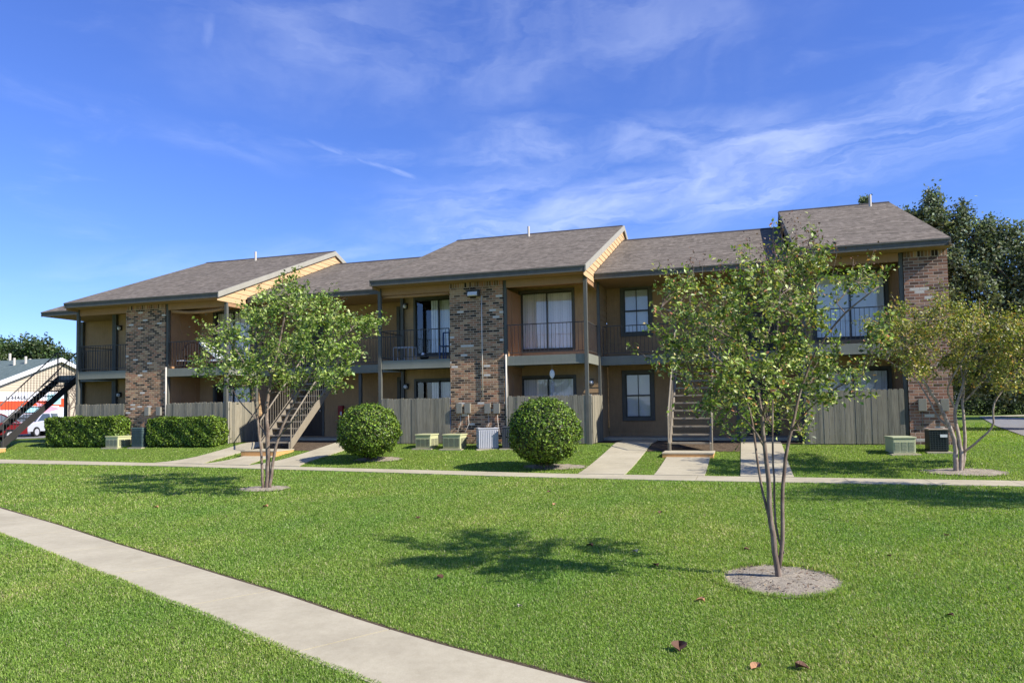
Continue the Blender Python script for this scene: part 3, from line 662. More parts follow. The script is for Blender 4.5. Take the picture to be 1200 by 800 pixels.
fence(-7.2, BX1+.06, 'grey picket fence right of the middle brick pillar, behind the big round shrub', side=BX1+.07)
fence(CX0+.1, 4.15, 'grey picket fence left of the right hand brick pillar')

# ------------------------------------------------------------------ foliage
def nrm_(v): return v/np.maximum(np.linalg.norm(v, axis=-1, keepdims=True), 1e-9)
def leaf_arrays(c, n, size, asp=.5, fold=.18, droop=None):
    """folded diamond leaves at centres c with rough normals n"""
    N = len(c); n = nrm_(n); t = RNG.normal(size=(N, 3))
    if droop is not None: t = t+np.array([0, 0, -droop])
    t = nrm_(t-n*(t*n).sum(1, keepdims=True)); b = np.cross(n, t); L = size[:, None]*.5; Wd = L*asp
    f = n*size[:, None]*fold
    V = np.stack([c-t*L, c+b*Wd+f*.5-t*L*.15, c+t*L, c-b*Wd+f*.5-t*L*.15], 1).reshape(-1, 3)
    i = np.arange(N)[:, None]*4; F = np.concatenate([i+[0, 1, 2], i+[0, 2, 3]], 1).reshape(-1, 3); return V, F
def palette(N, cols, w, var=.18):
    cols = np.array(cols); k = RNG.choice(len(cols), N, p=np.array(w)/sum(w)); c = cols[k]*(1+RNG.normal(size=(N, 1))*var)*(1+RNG.normal(size=(N, 3))*.06); return np.clip(c, .004, 1)
def crown(name, c, n, size, cols, w, m, parent, asp=.5, var=.2, tintf=None, **k):
    V, F = leaf_arrays(c, n, size, asp, **k); col = palette(len(c), cols, w, var)
    if tintf is not None: col = col*tintf(c)
    return np_mesh(name, V, F, M[m], parent, colors=np.repeat(col, 4, 0))
def grow(name, label, base, stems, lobes, ntw, nleaf, lsize, cols, w, cat='tree', group=None, mleaf='leaf', bark='bark', asp=.55, twig=.004, spread=.11, step=.09, seed=1, nodemin=1.0, heads=0):
    """stems: list of (polyline, r0, r1); lobes: (centre, radii, weight)"""
    rg = np.random.default_rng(seed); tr = empty(name, tuple(base), label, cat, group); mb = MB(); P = []
    for pl, r0, r1 in stems:
        pl = [np.array(p, float) for p in pl]; q = []
        for a, b in zip(pl, pl[1:]):
            k = max(1, int(np.linalg.norm(b-a)/.12)); q += [a+(b-a)*i/k for i in range(k)]
        q.append(pl[-1]); q = np.array(q)
        for _ in range(2): q[1:-1] = (q[:-2]+2*q[1:-1]+q[2:])/4
        q[1:-1] += rg.normal(size=q[1:-1].shape)*r1*.35
        rr = np.linspace(r0, r1, len(q)); mb.tube([tuple(p) for p in q], list(rr), 8, True)
        for p, r in zip(q, rr):
            if p[2] > base[2]+nodemin: P.append(np.r_[p, r])
    nodes = np.array(P); T = []; wts = np.array([l[2] for l in lobes], float); wts /= wts.sum()
    for k in rg.choice(len(lobes), ntw, p=wts):
        d = nrm_(rg.normal(size=3))*rg.uniform(.35, 1)**.4; T.append(np.array(lobes[k][0])+d*np.array(lobes[k][1]))
    T = np.array(T); ctr = nodes[:, :3].mean(0)
    order = np.argsort([np.linalg.norm(nodes[:, :3]-t, axis=1).min() for t in T]); LC = []; LN = []
    for k in order:
        t = T[k]; dd = np.linalg.norm(nodes[:, :3]-t, axis=1); pen = dd+np.where(nodes[:, 2] > t[2]+.05, .35, 0)+.6*(nodes[:, 3] < twig*.9); j = int(np.argmin(pen)); a = nodes[j, :3]; D = np.linalg.norm(t-a)
        if D < .02: continue
        n = max(2, int(D/step)); s = np.linspace(0, 1, n+1)[:, None]; mid = (a+t)/2+np.array([0, 0, .10*D])+rg.normal(size=3)*.06*D
        q = a*(1-s)**2+2*mid*s*(1-s)+t*s**2; r0 = min(nodes[j, 3]*.75, twig*(1.3+1.5*D)); rr = np.linspace(r0, twig*.45, n+1)
        mb.tube([tuple(p) for p in q], list(rr), 4, False); nodes = np.vstack([nodes, np.c_[q[1:], rr[1:]]])
        m_ = nleaf; u = rg.uniform(.42, 1, m_)**.7; c = np.stack([np.interp(u, s[:, 0], q[:, i]) for i in range(3)], 1)+rg.normal(size=(m_, 3))*spread*rg.uniform(.3, 1, (m_, 1))
        LC.append(c); LN.append(np.array([.15, -.1, .75])+rg.normal(size=(m_, 3))*.7)
    ext = T[np.argsort(-(np.abs(T-ctr)/np.std(T, axis=0)).sum(1)-rg.uniform(0, 2.5, len(T)))[:ntw//5]]
    for t in ext:
        d = nrm_((t-ctr)*np.array([1, 1, .7])+rg.normal(size=3)*.25+np.array([0, 0, .35])); L_ = lsize*rg.uniform(2.5, 6.5); e = t+d*L_; mb.tube([tuple(t), tuple((t+e)/2+rg.normal(size=3)*.01), tuple(e)], [twig*.5, twig*.4, twig*.25], 3, False)
        k_ = int(nleaf*.75); u = rg.uniform(0, 1, (k_, 1)); LC.append(t+(e-t)*u+rg.normal(size=(k_, 3))*lsize*.55); LN.append(np.array([.15, -.1, .75])+rg.normal(size=(k_, 3))*.7)
    c = np.vstack(LC); n = np.vstack(LN)
    crown('crown', c, n, lsize*RNG.uniform(.6, 1.25, len(c)), cols, w, mleaf, tr, asp)
    if heads:   # dry seed heads standing above the leaves
        top = T[np.argsort(-T[:, 2]-.2*rg.normal(size=len(T)))[:heads]]; H = mb; hc = []
        for t in top:
            e = t+np.array([rg.normal()*.04, rg.normal()*.04, rg.uniform(.10, .24)]); H.tube([tuple(t), tuple(e)], .002, 3, False)
            hc.append(e+rg.normal(size=(16, 3))*np.array([.035, .035, .05]))
        hc = np.vstack(hc)
        crown('seed_heads', hc, rg.normal(size=hc.shape), RNG.uniform(.012, .024, len(hc)), [(.16, .08, .06), (.25, .13, .1), (.08, .05, .04)], [3, 2, 2], 'leaf', tr, .9)
    mb.build('trunk', M[bark], tr, smooth=True)
    return tr
def pxl(Y, L, s=1.0, D=0):   # picture ellipses (x,y,rx,ry[,dy]) -> lobes standing at depth Y
    out = []
    xc = np.mean([e[0] for e in L]); xw = max(abs(e[0]-xc) for e in L)+20
    for i_, e in enumerate(L):
        x, y, rx, ry = e[:4]; dy = D*math.sin(i_*2.4+.6)*math.sqrt(max(0, 1-((x-xc)/xw)**2)) if D else (e[4] if len(e) > 4 else 0); c = atY(x, y, Y+dy); k = abs(atY(x+10, y, Y+dy)[0]-c[0])/10; kz = abs(atY(x, y-10, Y+dy)[2]-c[2])/10
        out.append((c, (rx*k*s, max(rx, ry)*kz*s*.95, ry*kz*s), rx*ry*(e[5] if len(e) > 5 else 1)))
    return out
def pst(Y, pts, jy=None): return [atY(x, y, Y+(jy[i] if jy else 0)) for i, (x, y) in enumerate(pts)]
# large tree in front, right
Y = T3[1]
st3 = [(pst(Y, [(911.5, 684), (911, 672), (912.5, 662), (905, 632), (902, 605), (900.5, 560), (896, 524), (893, 490), (889, 450), (872, 405), (850, 350)], [0, 0, 0, 0, 0, -.02, -.03, -.05, -.1, -.15, -.2]), .031, .007),
       (pst(Y, [(912, 668), (918.5, 650), (919, 633), (915.5, 614), (917, 569), (920, 536), (927, 505), (938, 455), (955, 410), (990, 365), (1030, 335)], [0, 0, 0, .01, .04, .06, .08, .12, .1, 0, -.1]), .021, .006),
       (pst(Y, [(902, 610), (899, 599), (890, 560), (885.5, 536), (885, 515), (880, 480), (862, 440), (830, 410)], [0, 0, .03, .05, .07, .12, .2, .35]), .013, .006),
       (pst(Y, [(918.5, 648), (911, 632), (907, 612), (908, 575), (905, 530), (905, 470), (910, 400), (915, 330)], [0, .02, .04, .08, .1, .16, .22, .2]), .012, .006),
       (pst(Y, [(896, 524), (880, 495), (850, 470), (815, 455)], [-.03, -.1, -.25, -.35]), .011, .005),
       (pst(Y, [(927, 505), (945, 480), (975, 455), (1010, 440)], [.08, .0, -.2, -.3]), .010, .005),
       (pst(Y, [(872, 405), (840, 385), (800, 372), (775, 360)], [-.15, -.1, 0, .1]), .009, .004),
       (pst(Y, [(893, 490), (905, 440), (930, 390), (960, 330)], [-.05, -.2, -.35, -.4]), .011, .005)]
L3 = pxl(Y, [(795, 335, 26, 16), (835, 350, 38, 26), (880, 345, 38, 34), (925, 335, 40, 34, .2), (945, 315, 26, 26), (985, 335, 22, 14), (1010, 325, 30, 16, -.3), (800, 385, 34, 22, .2), (845, 395, 46, 34), (900, 400, 50, 45), (945, 395, 42, 40, -.2), (985, 425, 40, 26), (1025, 395, 18, 22, .2, .6),
              (795, 420, 40, 20), (835, 440, 48, 30, .1), (880, 450, 50, 34, -.2), (925, 450, 45, 34, .1), (965, 450, 30, 24), (850, 485, 38, 22), (890, 490, 32, 22), (828, 478, 20, 16, .1, .8), (940, 490, 20, 20, 0, .6), (775, 410, 20, 10), (915, 300, 14, 14), (880, 310, 14, 16, 0, .5), (1010, 455, 20, 14, -.2, .6)], D=.95)
grow('crape_myrtle', 'tall multi stemmed tree in the round bed on the front lawn, leaves tinged red', T3, st3, L3, 500, 27, .047, [(.14, .21, .035), (.27, .35, .065), (.48, .52, .17), (.50, .44, .10), (.07, .10, .025), (.50, .22, .10)], [5, 5, 3.4, 1.4, 3.4, .7], group='small ornamental trees on the lawn', seed=3, heads=60, spread=.06, twig=.0035)
# bright green tree, left
Y = T1[1]
st1 = [(pst(Y, [(313, 576), (314, 557), (314, 530), (314, 514), (312, 480), (318, 440), (330, 390), (338, 345)], [0, 0, 0, 0, .05, .1, .1, 0]), .055, .012),
       (pst(Y, [(308, 574), (307, 540), (304, 514), (301, 485), (297, 460), (290, 430), (270, 400), (250, 385)], [-.05, -.05, -.05, -.1, -.2, -.2, -.2, 0]), .03, .01),
       (pst(Y, [(316, 574), (320, 540), (325, 514), (338, 484), (352, 455), (375, 425), (400, 395), (425, 380)], [0, 0, 0, .1, .2, .3, .3, .2]), .035, .01),
       (pst(Y, [(314, 514), (300, 490), (280, 470), (265, 440)], [0, .2, .3, .4]), .018, .008), (pst(Y, [(318, 440), (350, 400), (370, 370)], [.1, -.1, -.2]), .018, .008), (pst(Y, [(318, 440), (300, 400), (300, 360)], [.1, .3, .3]), .018, .008), (pst(Y, [(325, 514), (345, 490), (370, 470), (395, 450)], [0, -.2, -.3, -.4]), .016, .008)]
L1 = pxl(Y, [(340, 342, 16, 18), (330, 358, 36, 20), (300, 362, 22, 18), (375, 362, 26, 18), (360, 345, 16, 12), (285, 385, 35, 22), (325, 390, 40, 32), (370, 392, 40, 28), (410, 385, 28, 16), (430, 377, 14, 8), (245, 393, 24, 13), (255, 415, 28, 14), (290, 415, 38, 24), (340, 425, 45, 28, -.2), (385, 420, 36, 22), (410, 412, 18, 12), (240, 433, 14, 9), (275, 440, 30, 18), (312, 444, 34, 18), (355, 446, 34, 16), (390, 445, 20, 13), (296, 460, 12, 7, 0, .5)], D=1.5)
grow('crape_myrtle', 'bright green small tree with pale stems, in front of the left stairs', T1, st1, L1, 430, 26, .08, [(.20, .28, .05), (.33, .42, .09), (.12, .18, .035), (.44, .52, .16), (.06, .09, .02)], [5, 5, 3.5, 2, 3.4], group='small ornamental trees on the lawn', seed=5, nodemin=1.7, spread=.10, twig=.006, asp=.6)
# olive tree by the right pillar
Y = T4[1]
st4 = [(pst(Y, [(1121, 556), (1120, 535), (1119, 515), (1113, 500), (1098, 470), (1085, 450), (1060, 420), (1035, 395)], [0, 0, 0, -.05, -.1, -.2, -.3, -.3]), .055, .014),
       (pst(Y, [(1125, 556), (1127, 535), (1124, 515), (1120, 495), (1118, 480), (1128, 455), (1135, 420), (1150, 385)], [0, 0, 0, .0, .05, .1, .2, .2]), .05, .014),
       (pst(Y, [(1127, 552), (1131, 530), (1131, 505), (1128, 480), (1130, 450), (1122, 415), (1110, 380)], [.1, .1, .1, .1, .2, .3, .3]), .04, .012),
       (pst(Y, [(1129, 530), (1142, 520), (1158, 507), (1168, 497), (1163, 487), (1163, 472), (1175, 458), (1200, 425)], [.05, -.1, -.2, -.3, -.3, -.3, -.3, -.2]), .026, .010),
       (pst(Y, [(1113, 500), (1100, 492), (1090, 470), (1075, 445), (1045, 425)], [-.05, .1, .2, .3, .4]), .024, .01), (pst(Y, [(1120, 480), (1108, 455), (1118, 440), (1140, 400), (1180, 380)], [.05, -.1, -.2, -.4, -.5]), .022, .01), (pst(Y, [(1130, 470), (1145, 455), (1160, 430), (1200, 390), (1225, 370)], [.2, .2, .3, .3, .2]), .022, .01)]
L4 = pxl(Y, [(1040, 385, 26, 17), (1075, 375, 32, 20), (1105, 372, 28, 24), (1140, 382, 32, 24), (1180, 385, 32, 22), (1220, 385, 40, 26), (1035, 410, 18, 14, 0, .6), (1065, 402, 36, 24), (1105, 405, 40, 26, -.3), (1150, 410, 40, 26), (1195, 412, 40, 28), (1240, 420, 40, 34), (1070, 432, 28, 13), (1110, 436, 30, 16), (1150, 440, 34, 16, .3), (1190, 444, 32, 16), (1235, 450, 34, 24), (1100, 350, 12, 10)], D=1.2)
grow('crape_myrtle', 'olive and orange tinged tree with forked trunks tinted sunlit pale before the right brick pillar', T4, st4, L4, 600, 29, .07, [(.26, .28, .055), (.38, .37, .08), (.16, .19, .04), (.50, .42, .10), (.46, .26, .07), (.08, .10, .025)], [5, 4, 4, 2, 1.3, 2], group='small ornamental trees on the lawn', seed=8, bark='bark_sunlit', spread=.11, twig=.006, asp=.6)

# clipped shrubs and hedges: thousands of small leaves on a dark twiggy core
SHR = [(.09, .15, .02), (.16, .25, .03), (.27, .38, .05), (.025, .045, .01)]
def globe_shrub(px, label, grp):
    (x0, x1, yt, bx, by) = px; b = on(bx, by); cy = b[1]; c = atY((x0+x1)/2, (yt+by)/2-2, cy); r = abs(atY(x1, c[2], cy)[0]-atY(x0, c[2], cy)[0])/2; k = (by-yt)/(x1-x0)
    r = abs(atY(x1, (yt+by)/2, cy)[0]-atY(x0, (yt+by)/2, cy)[0])/2; gzv = float(gz(c[0], cy)); zt = atY(bx, yt, cy)[2]; rz = (zt-gzv-.06)/2; cc = np.array([c[0], cy, gzv+.06+rz])
    t = empty('round_shrub', (cc[0], cy, gzv), label, 'shrub', grp); N = 15000; d = nrm_(RNG.normal(size=(N, 3)))
    bump = 1+.06*np.sin(d[:, 0]*7+cc[0])*np.sin(d[:, 1]*6)*np.cos(d[:, 2]*8)+.03*np.sin(d[:, 0]*17+2)*np.sin(d[:, 2]*15)
    rad = bump*(1+.09*(RNG.uniform(0, 1, N) < .02)-np.abs(RNG.normal(size=N))*.07+RNG.normal(size=N)*.022); flat_ = np.where(d[:, 2] < -.75, .93, 1)
    P = cc+d*np.array([r, r, rz])*(rad*flat_)[:, None]; P = P[P[:, 2] > gzv+.03]; d = nrm_(P-cc)
    crown('foliage', P, d+RNG.normal(size=P.shape)*.55, RNG.uniform(.04, .09, len(P)), SHR, [4, 4, 2, 3], 'shrubleaf', t, .6)
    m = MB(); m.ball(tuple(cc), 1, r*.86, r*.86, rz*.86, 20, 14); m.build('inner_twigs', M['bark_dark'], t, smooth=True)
    m = MB(); m.tube([(cc[0], cy, gzv-.05), (cc[0], cy, gzv+.4)], [.09, .06], 8)
    for a in range(5): m.tube([(cc[0], cy, gzv+.02), (cc[0]+.4*math.cos(a*1.3), cy+.4*math.sin(a*1.3), gzv+.45)], .025, 5)
    m.build('stem', M['bark_dark'], t)
globe_shrub((400, 465, 473, 432, 540), 'smaller round clipped shrub, left of the picket fence', 'round clipped shrubs on the lawn')
globe_shrub((598, 679, 466, 640, 549), 'larger round clipped shrub in front of the middle picket fence', 'round clipped shrubs on the lawn')
def box_hedge(px0, px1, yb, yt, dep, label):
    a = on(px0, yb); b = on(px1, yb); Yf = (a[1]+b[1])/2; x0, x1 = a[0], b[0]; g = float(gz((x0+x1)/2, Yf)); zt = atY((px0+px1)/2, yt, Yf)[2]
    t = empty('hedge', ((x0+x1)/2, Yf+dep/2, g), label, 'hedge', 'clipped box hedges'); N = 26000; L = np.array([x1-x0, dep, zt-g-.05]); ar = np.array([L[0]*L[1]*1.2, L[0]*L[2]*1.4, L[0]*L[2]*.6, L[1]*L[2], L[1]*L[2]]); f = RNG.choice(5, N, p=ar/ar.sum())
    u = RNG.uniform(0, 1, (N, 3)); n = np.array([(0, 0, 1), (0, -1, 0), (0, 1, 0), (1, 0, 0), (-1, 0, 0)], float)[f]
    for k, (ax, v) in enumerate(((2, 1), (1, 0), (1, 1), (0, 1), (0, 0))): u[f == k, ax] = v
    P = np.array([x0, Yf, g+.05])+u*L; cn = P-np.array([(x0+x1)/2, Yf+dep/2, (g+zt)/2])
    wob = .035*np.sin(P[:, 0]*3.1)*np.sin(P[:, 2]*5+P[:, 1]*4)+.02*np.sin(P[:, 0]*9+P[:, 2]*11)
    P = P+n*(wob-np.abs(RNG.normal(size=N))*.05+RNG.normal(size=N)*.015)[:, None]
    q = np.abs(cn)/(L/2); P = P-nrm_(cn)*np.clip((np.sort(q, 1)[:, -2:].sum(1)-1.86)*.5, 0, .1)[:, None]
    P[:, 2] += np.where(P[:, 2] < g+.25, RNG.uniform(0, .12, N), 0)
    crown('foliage', P, n+RNG.normal(size=P.shape)*.55, RNG.uniform(.05, .10, N), SHR, [4, 4, 2, 3.2], 'shrubleaf', t, .6)
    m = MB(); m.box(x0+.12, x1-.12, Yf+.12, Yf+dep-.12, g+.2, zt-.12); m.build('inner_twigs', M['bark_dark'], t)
    m = MB()
    for i in range(int((x1-x0)/.35)): m.tube([(x0+.2+i*.35, Yf+dep/2, g-.05), (x0+.2+i*.35+random.uniform(-.1, .1), Yf+dep*random.uniform(.3, .7), g+.4)], .03, 5)
    m.build('stem', M['bark_dark'], t)
box_hedge(51, 134, 524.5, 489, .95, 'long clipped box hedge at the left end of the building, beside the moving truck')
box_hedge(170, 251, 524.5, 489.5, .9, 'clipped box hedge between the left brick pillar and the bright green tree')

# ------------------------------------------------------------------ air conditioners
CY = flat('pale_yellow_metal', (.50, .50, .27), .5); CGY = flat('grey_metal', (.42, .42, .44), .45); CDK = flat('dark_grey_metal', (.07, .075, .085), .5); CGN = flat('green_grey_metal', (.10, .145, .135), .5); CBK = flat('black_metal', (.02, .024, .022), .45); CGT = flat('grille', (.16, .16, .12), .6); CTP = flat('beige_metal', (.45, .35, .27), .5); CYG = flat('yellow_green_metal', (.44, .46, .28), .5)
def ac(corner, ang, w, d, h, body, top, kind, label, pad=True, grille=None):
    """corner: front left ground corner, ang: direction of the front edge"""
    g = float(gz(corner[0], corner[1]))+.035; o = empty('air_conditioner', (corner[0], corner[1], g-.03), label, 'air conditioner', 'air conditioning units beside the building')
    ca, sa = math.cos(ang), math.sin(ang); Mx = Matrix(((ca, -sa, 0, corner[0]), (sa, ca, 0, corner[1]), (0, 0, 1, g), (0, 0, 0, 1)))
    def add(mb, n, m, **k): return mb.xf(Mx).build(n, m, o, **k)
    b = MB(); b.box(.02, w-.02, .02, d-.02, .0, h-.04); add(b, 'casing', body, bevel=.012)
    t = MB(); t.box(0, w, 0, d, h-.04, h); add(t, 'lid', top, bevel=.01)
    gr = MB(); gm = grille or CGT
    if kind == 'low':
        for i in range(3):
            a = .04+i*(w-.08)/3
            for z in np.arange(.06, h*.68, .035): gr.box(a+.015, a+(w-.08)/3-.015, .008, .02, z, z+.018)
        for i in range(2):
            a = .05+i*(d-.1)/2
            for z in np.arange(.06, h*.68, .035): gr.box(w-.02, w-.01, a+.02, a+(d-.1)/2-.02, z, z+.018)
    elif kind == 'ribs':
        for i in range(int(w/.055)): gr.box(.03+i*.055, .055+i*.055, .004, .02, .04, h-.07)
        for i in range(int(d/.055)): gr.box(w-.02, w-.004, .03+i*.055, .055+i*.055, .04, h-.07); gr.box(.004, .02, .03+i*.055, .055+i*.055, .04, h-.07)
    else:
        for i in range(int(w/.06)): gr.box(.03+i*.06, .038+i*.06, .008, .02, .04, h-.07)
        for z in np.arange(.05, h-.08, .055): gr.box(.02, w-.02, .004, .018, z, z+.008); gr.box(w-.018, w-.004, .02, d-.02, z, z+.008)
        for i in range(int(d/.06)): gr.box(w-.02, w-.008, .03+i*.06, .038+i*.06, .04, h-.07)
    add(gr, 'grille', gm)
    if kind != 'low':
        f = MB(); f.tube([(w/2, d/2, h), (w/2, d/2, h+.008)], min(w, d)*.36, 16); add(f, 'fan_guard', CBK)
    pl = MB(); pl.box(-.06, w+.06, -.1, d+.08, -.07, -.005); add(pl, 'pad', M['concrete'])
    return o, Mx
p, q = on(486, 526.3), on(505, 526.3); ac(p, 0, q[0]-p[0], .66, .44, CY, CY, 'low', 'low pale yellow air conditioner against the fence, leftmost of the four by the middle pillar')
p, q = on(518, 527), on(540, 527); ac(p, 0, q[0]-p[0], .6, .45, CY, CY, 'low', 'low pale yellow air conditioner with dark grilles, in front of the middle pillar')
p = on(560.5, 527.3); ac(p, math.radians(27), .64, .6, .64, CGY, CGY, 'ribs', 'light grey ribbed air conditioner, turned slightly, in front of the middle pillar', grille=flat('pale_rib', (.48, .48, .51), .45))
p = on(588, 526.5); ac(p, math.radians(5), .5, .6, .66, CDK, CDK, 'ribs', 'dark grey ribbed air conditioner partly behind the larger round shrub', grille=CDK)
p, q = on(122.5, 525.3), on(138, 525.3); ac(p, 0, q[0]-p[0], .65, .42, CY, CY, 'low', 'low pale yellow air conditioner between the two box hedges')
p, q = on(153, 525), on(166.5, 525); ac(p, 0, q[0]-p[0], .5, .72, CGN, CGN, 'mesh', 'tall green grey air conditioner at the end of the second hedge', grille=flat('green_grille', (.05, .075, .07), .5))
p, q = on(1046.5, 533), on(1076, 533); ac(p, math.radians(8), q[0]-p[0], .65, .42, CYG, CYG, 'low', 'low yellow green air conditioner in front of the right fence', grille=flat('pale_grille', (.28, .30, .2), .5))
p, q = on(1089, 530.5), on(1113, 530.5); o, Mx = ac(p, 0, q[0]-p[0], .55, .58, CBK, CTP, 'mesh', 'black square air conditioner with a tan top, beside the right brick pillar', grille=flat('dark_grille', (.06, .075, .07), .45))
n_ = MB(); n_.box(.26, .42, -.006, .003, .36, .43); n_.xf(Mx).build('name_plate', M['white'], o)

# ------------------------------------------------------------------ small things on the balconies and walls
WI = flat('wrought_iron', (.02, .02, .022), .4); WH = flat('white_mesh', (.8, .8, .82), .5)
def chair(px, py, Y, ang, label, s=1.0):
    p = atY(px, py, Y); z = FL; o = empty('patio_chair', (p[0], Y, z), label, 'chair'); Mx = Matrix.Translation((p[0], Y, z)) @ Matrix.Rotation(ang, 4, 'Z') @ Matrix.Scale(s, 4)
    def add(mb, n, m, **k): mb.xf(Mx).build(n, m, o, **k)
    m = MB(); m.tube([(.24*math.cos(t), .24*math.sin(t), .44) for t in np.linspace(0, 2*math.pi, 17)], .014, 5)
    for k in range(-4, 5): m.tube([(k*.05, -math.sqrt(.0576-(k*.05)**2), .44), (k*.05, math.sqrt(.0576-(k*.05)**2), .44)], .007, 4)
    add(m, 'seat', WI)
    for sx, sy in ((1, 1), (1, -1), (-1, 1), (-1, -1)): m = MB(); m.tube([(sx*.17, sy*.17, .44), (sx*.19, sy*.19, .2), (sx*.25, sy*.25, 0)], .014, 5); add(m, 'leg', WI)
    m = MB(); arc = [(.25*math.sin(t), .24*math.cos(t)*.4+.14, .44+.5*math.cos(t*.85)**.5) for t in np.linspace(-1.5, 1.5, 13)]; m.tube(arc, .014, 5)
    for k in range(-3, 4): m.tube([(k*.06, .22, .46), (k*.07, .25, .92-abs(k)*.04)], .008, 4)
    add(m, 'backrest', WI)
    m = MB()
    for s_ in (1, -1): m.tube([(s_*.24, .15, .7), (s_*.27, -.1, .68), (s_*.25, -.2, .44)], .012, 5)
    add(m, 'armrest', WI)
chair(224, 428, .75, .5, 'black wrought iron chair on the left balcony, beside the tilted white panel', 1.1)
chair(238, 428, 1.0, -.6, 'black wrought iron chair behind the tilted white panel on the left balcony')
a = atY(236, 402, .5); b_ = atY(258, 419, .45); o = empty('lounge_chair', (a[0], .5, FL), 'tilted white mesh lounge back on the left balcony', 'lounge chair')
m = MB(); m.prism([(a[0], a[2]), (a[0]+.1, a[2]+.02), (b_[0], b_[2]+.1), (b_[0]-.04, b_[2]-.06)], 1, .3, .75); m.build('backrest', WH, o, bevel=.01)
m = MB(); m.prism([(b_[0]-.3, b_[2]-.06), (b_[0]+.3, b_[2]-.05), (b_[0]+.3, b_[2]-.12), (b_[0]-.3, b_[2]-.13)], 1, .3, .75); m.build('seat', WH, o)
for dx in (-.28, .25):
    for y in (.32, .73): m = MB(); m.tube([(b_[0]+dx, y, FL), (b_[0]+dx, y, b_[2]-.08)], .015, 5); m.build('leg', WI, o)
m = MB(); m.tube([(a[0]+.05, .3, a[2]), (b_[0]-.28, .3, FL+.05)], .015, 5); m.tube([(a[0]+.05, .75, a[2]), (b_[0]-.28, .75, FL+.05)], .015, 5); m.build('frame', WI, o)
s_ = atY(214, 421, .5); o = empty('side_table', (s_[0], .5, FL), 'small low table with a white top on the left balcony, next to the brick pillar', 'table')
m = MB(); m.box(s_[0]-.16, s_[0]+.18, .35, .7, FL+.3, FL+.33); m.build('table_top', WH, o)
for dx in (-.13, .15):
    for y in (.38, .67): m = MB(); m.tube([(s_[0]+dx, y, FL), (s_[0]+dx, y, FL+.3)], .012, 5); m.build('leg', WI, o)
# rack, bowl, blue frame on the second balcony
a = atY(462, 420, .25); b_ = atY(484, 420, .25); m = MB()
for y in (.2, .5):
    for x in (a[0], (a[0]+b_[0])/2+.05, b_[0]): m.tube([(x, y, FL), (x, y, FL+.45)], .013, 5)
    m.tube([(a[0], y, FL+.45), (b_[0], y, FL+.45)], .015, 5)
for x in (a[0], b_[0]): m.tube([(x, .2, FL+.45), (x, .5, FL+.45)], .015, 5)
tag(m.build('metal_rack', CGY), 'low grey metal rack standing on the balcony left of the middle brick pillar', 'rack')
a = atY(497, 417, .3); o = empty('planter_bowl', (a[0], .3, FL), 'dark bowl with a white ornament on the balcony left of the middle brick pillar', 'planter')
MB().ball((a[0], .3, FL+.1), .16, 1, 1, .6, 14, 8).build('bowl', WI, o, smooth=True); MB().ball((a[0]-.02, .26, FL+.17), .075, n=10, m=8).build('ornament', M['white'], o, smooth=True)
BLU = flat('blue_paint', (.04, .09, .22), .4); a = atY(523.5, 400, .8); m = MB()
for x in (a[0]-.12, a[0]+.1): m.box(x-.02, x+.02, .78, .82, FL, FL+.95)
m.box(a[0]-.12, a[0]+.12, .78, .82, FL+.92, FL+.96); m.box(a[0]-.12, a[0]+.12, .78, .82, FL+.45, FL+.49)
for x in (a[0]-.12, a[0]+.1): m.box(x-.02, x+.02, .45, .49, FL, FL+.45)
m.box(a[0]-.14, a[0]+.12, .45, .8, FL+.45, FL+.48); tag(m.build('folding_chair', BLU), 'blue framed folding chair against the middle brick pillar on the upper balcony', 'chair')
a = atY(647, 438, .25); o = empty('wind_chime', (a[0], .25, 2.5), 'white wind chime hanging under the balcony right of the middle brick pillar', 'wind chime')
MB().tube([(a[0], .25, 2.56), (a[0], .25, a[2]-.6)], .004, 4).build('cord', M['white'], o)
m = MB(); m.ball((a[0], .25, a[2]), .085, 1, .5, 1.7, 10, 8); m.build('spinner', M['white'], o, smooth=True)
m = MB(); z_ = a[2]-.28
for k in range(5): t = k*1.256; m.tube([(a[0]+.045*math.cos(t), .25+.045*math.sin(t), z_), (a[0]+.045*math.cos(t), .25+.045*math.sin(t), z_-.3-.04*k)], .009, 6)
m.tube([(a[0], .25, z_), (a[0], .25, z_+.02)], .07, 12); m.build('tubes', CGY, o)
a = atY(400.3, 483, WR-.05); RED = flat('red_paint', (.25, .012, .015), .4); o = empty('extinguisher_cabinet', (a[0], WR, a[2]-.25), 'small dark red fire extinguisher cabinet on the shaded wall left of the smaller round shrub', 'fire extinguisher')
m = MB(); m.box(a[0]-.1, a[0]+.1, WR-.16, WR-.017, a[2]-.26, a[2]+.26); m.build('case', RED, o, bevel=.006); m = MB(); m.box(a[0]-.0, a[0]+.07, WR-.164, WR-.161, a[2]-.1, a[2]+.03); m.build('label', M['white'], o)

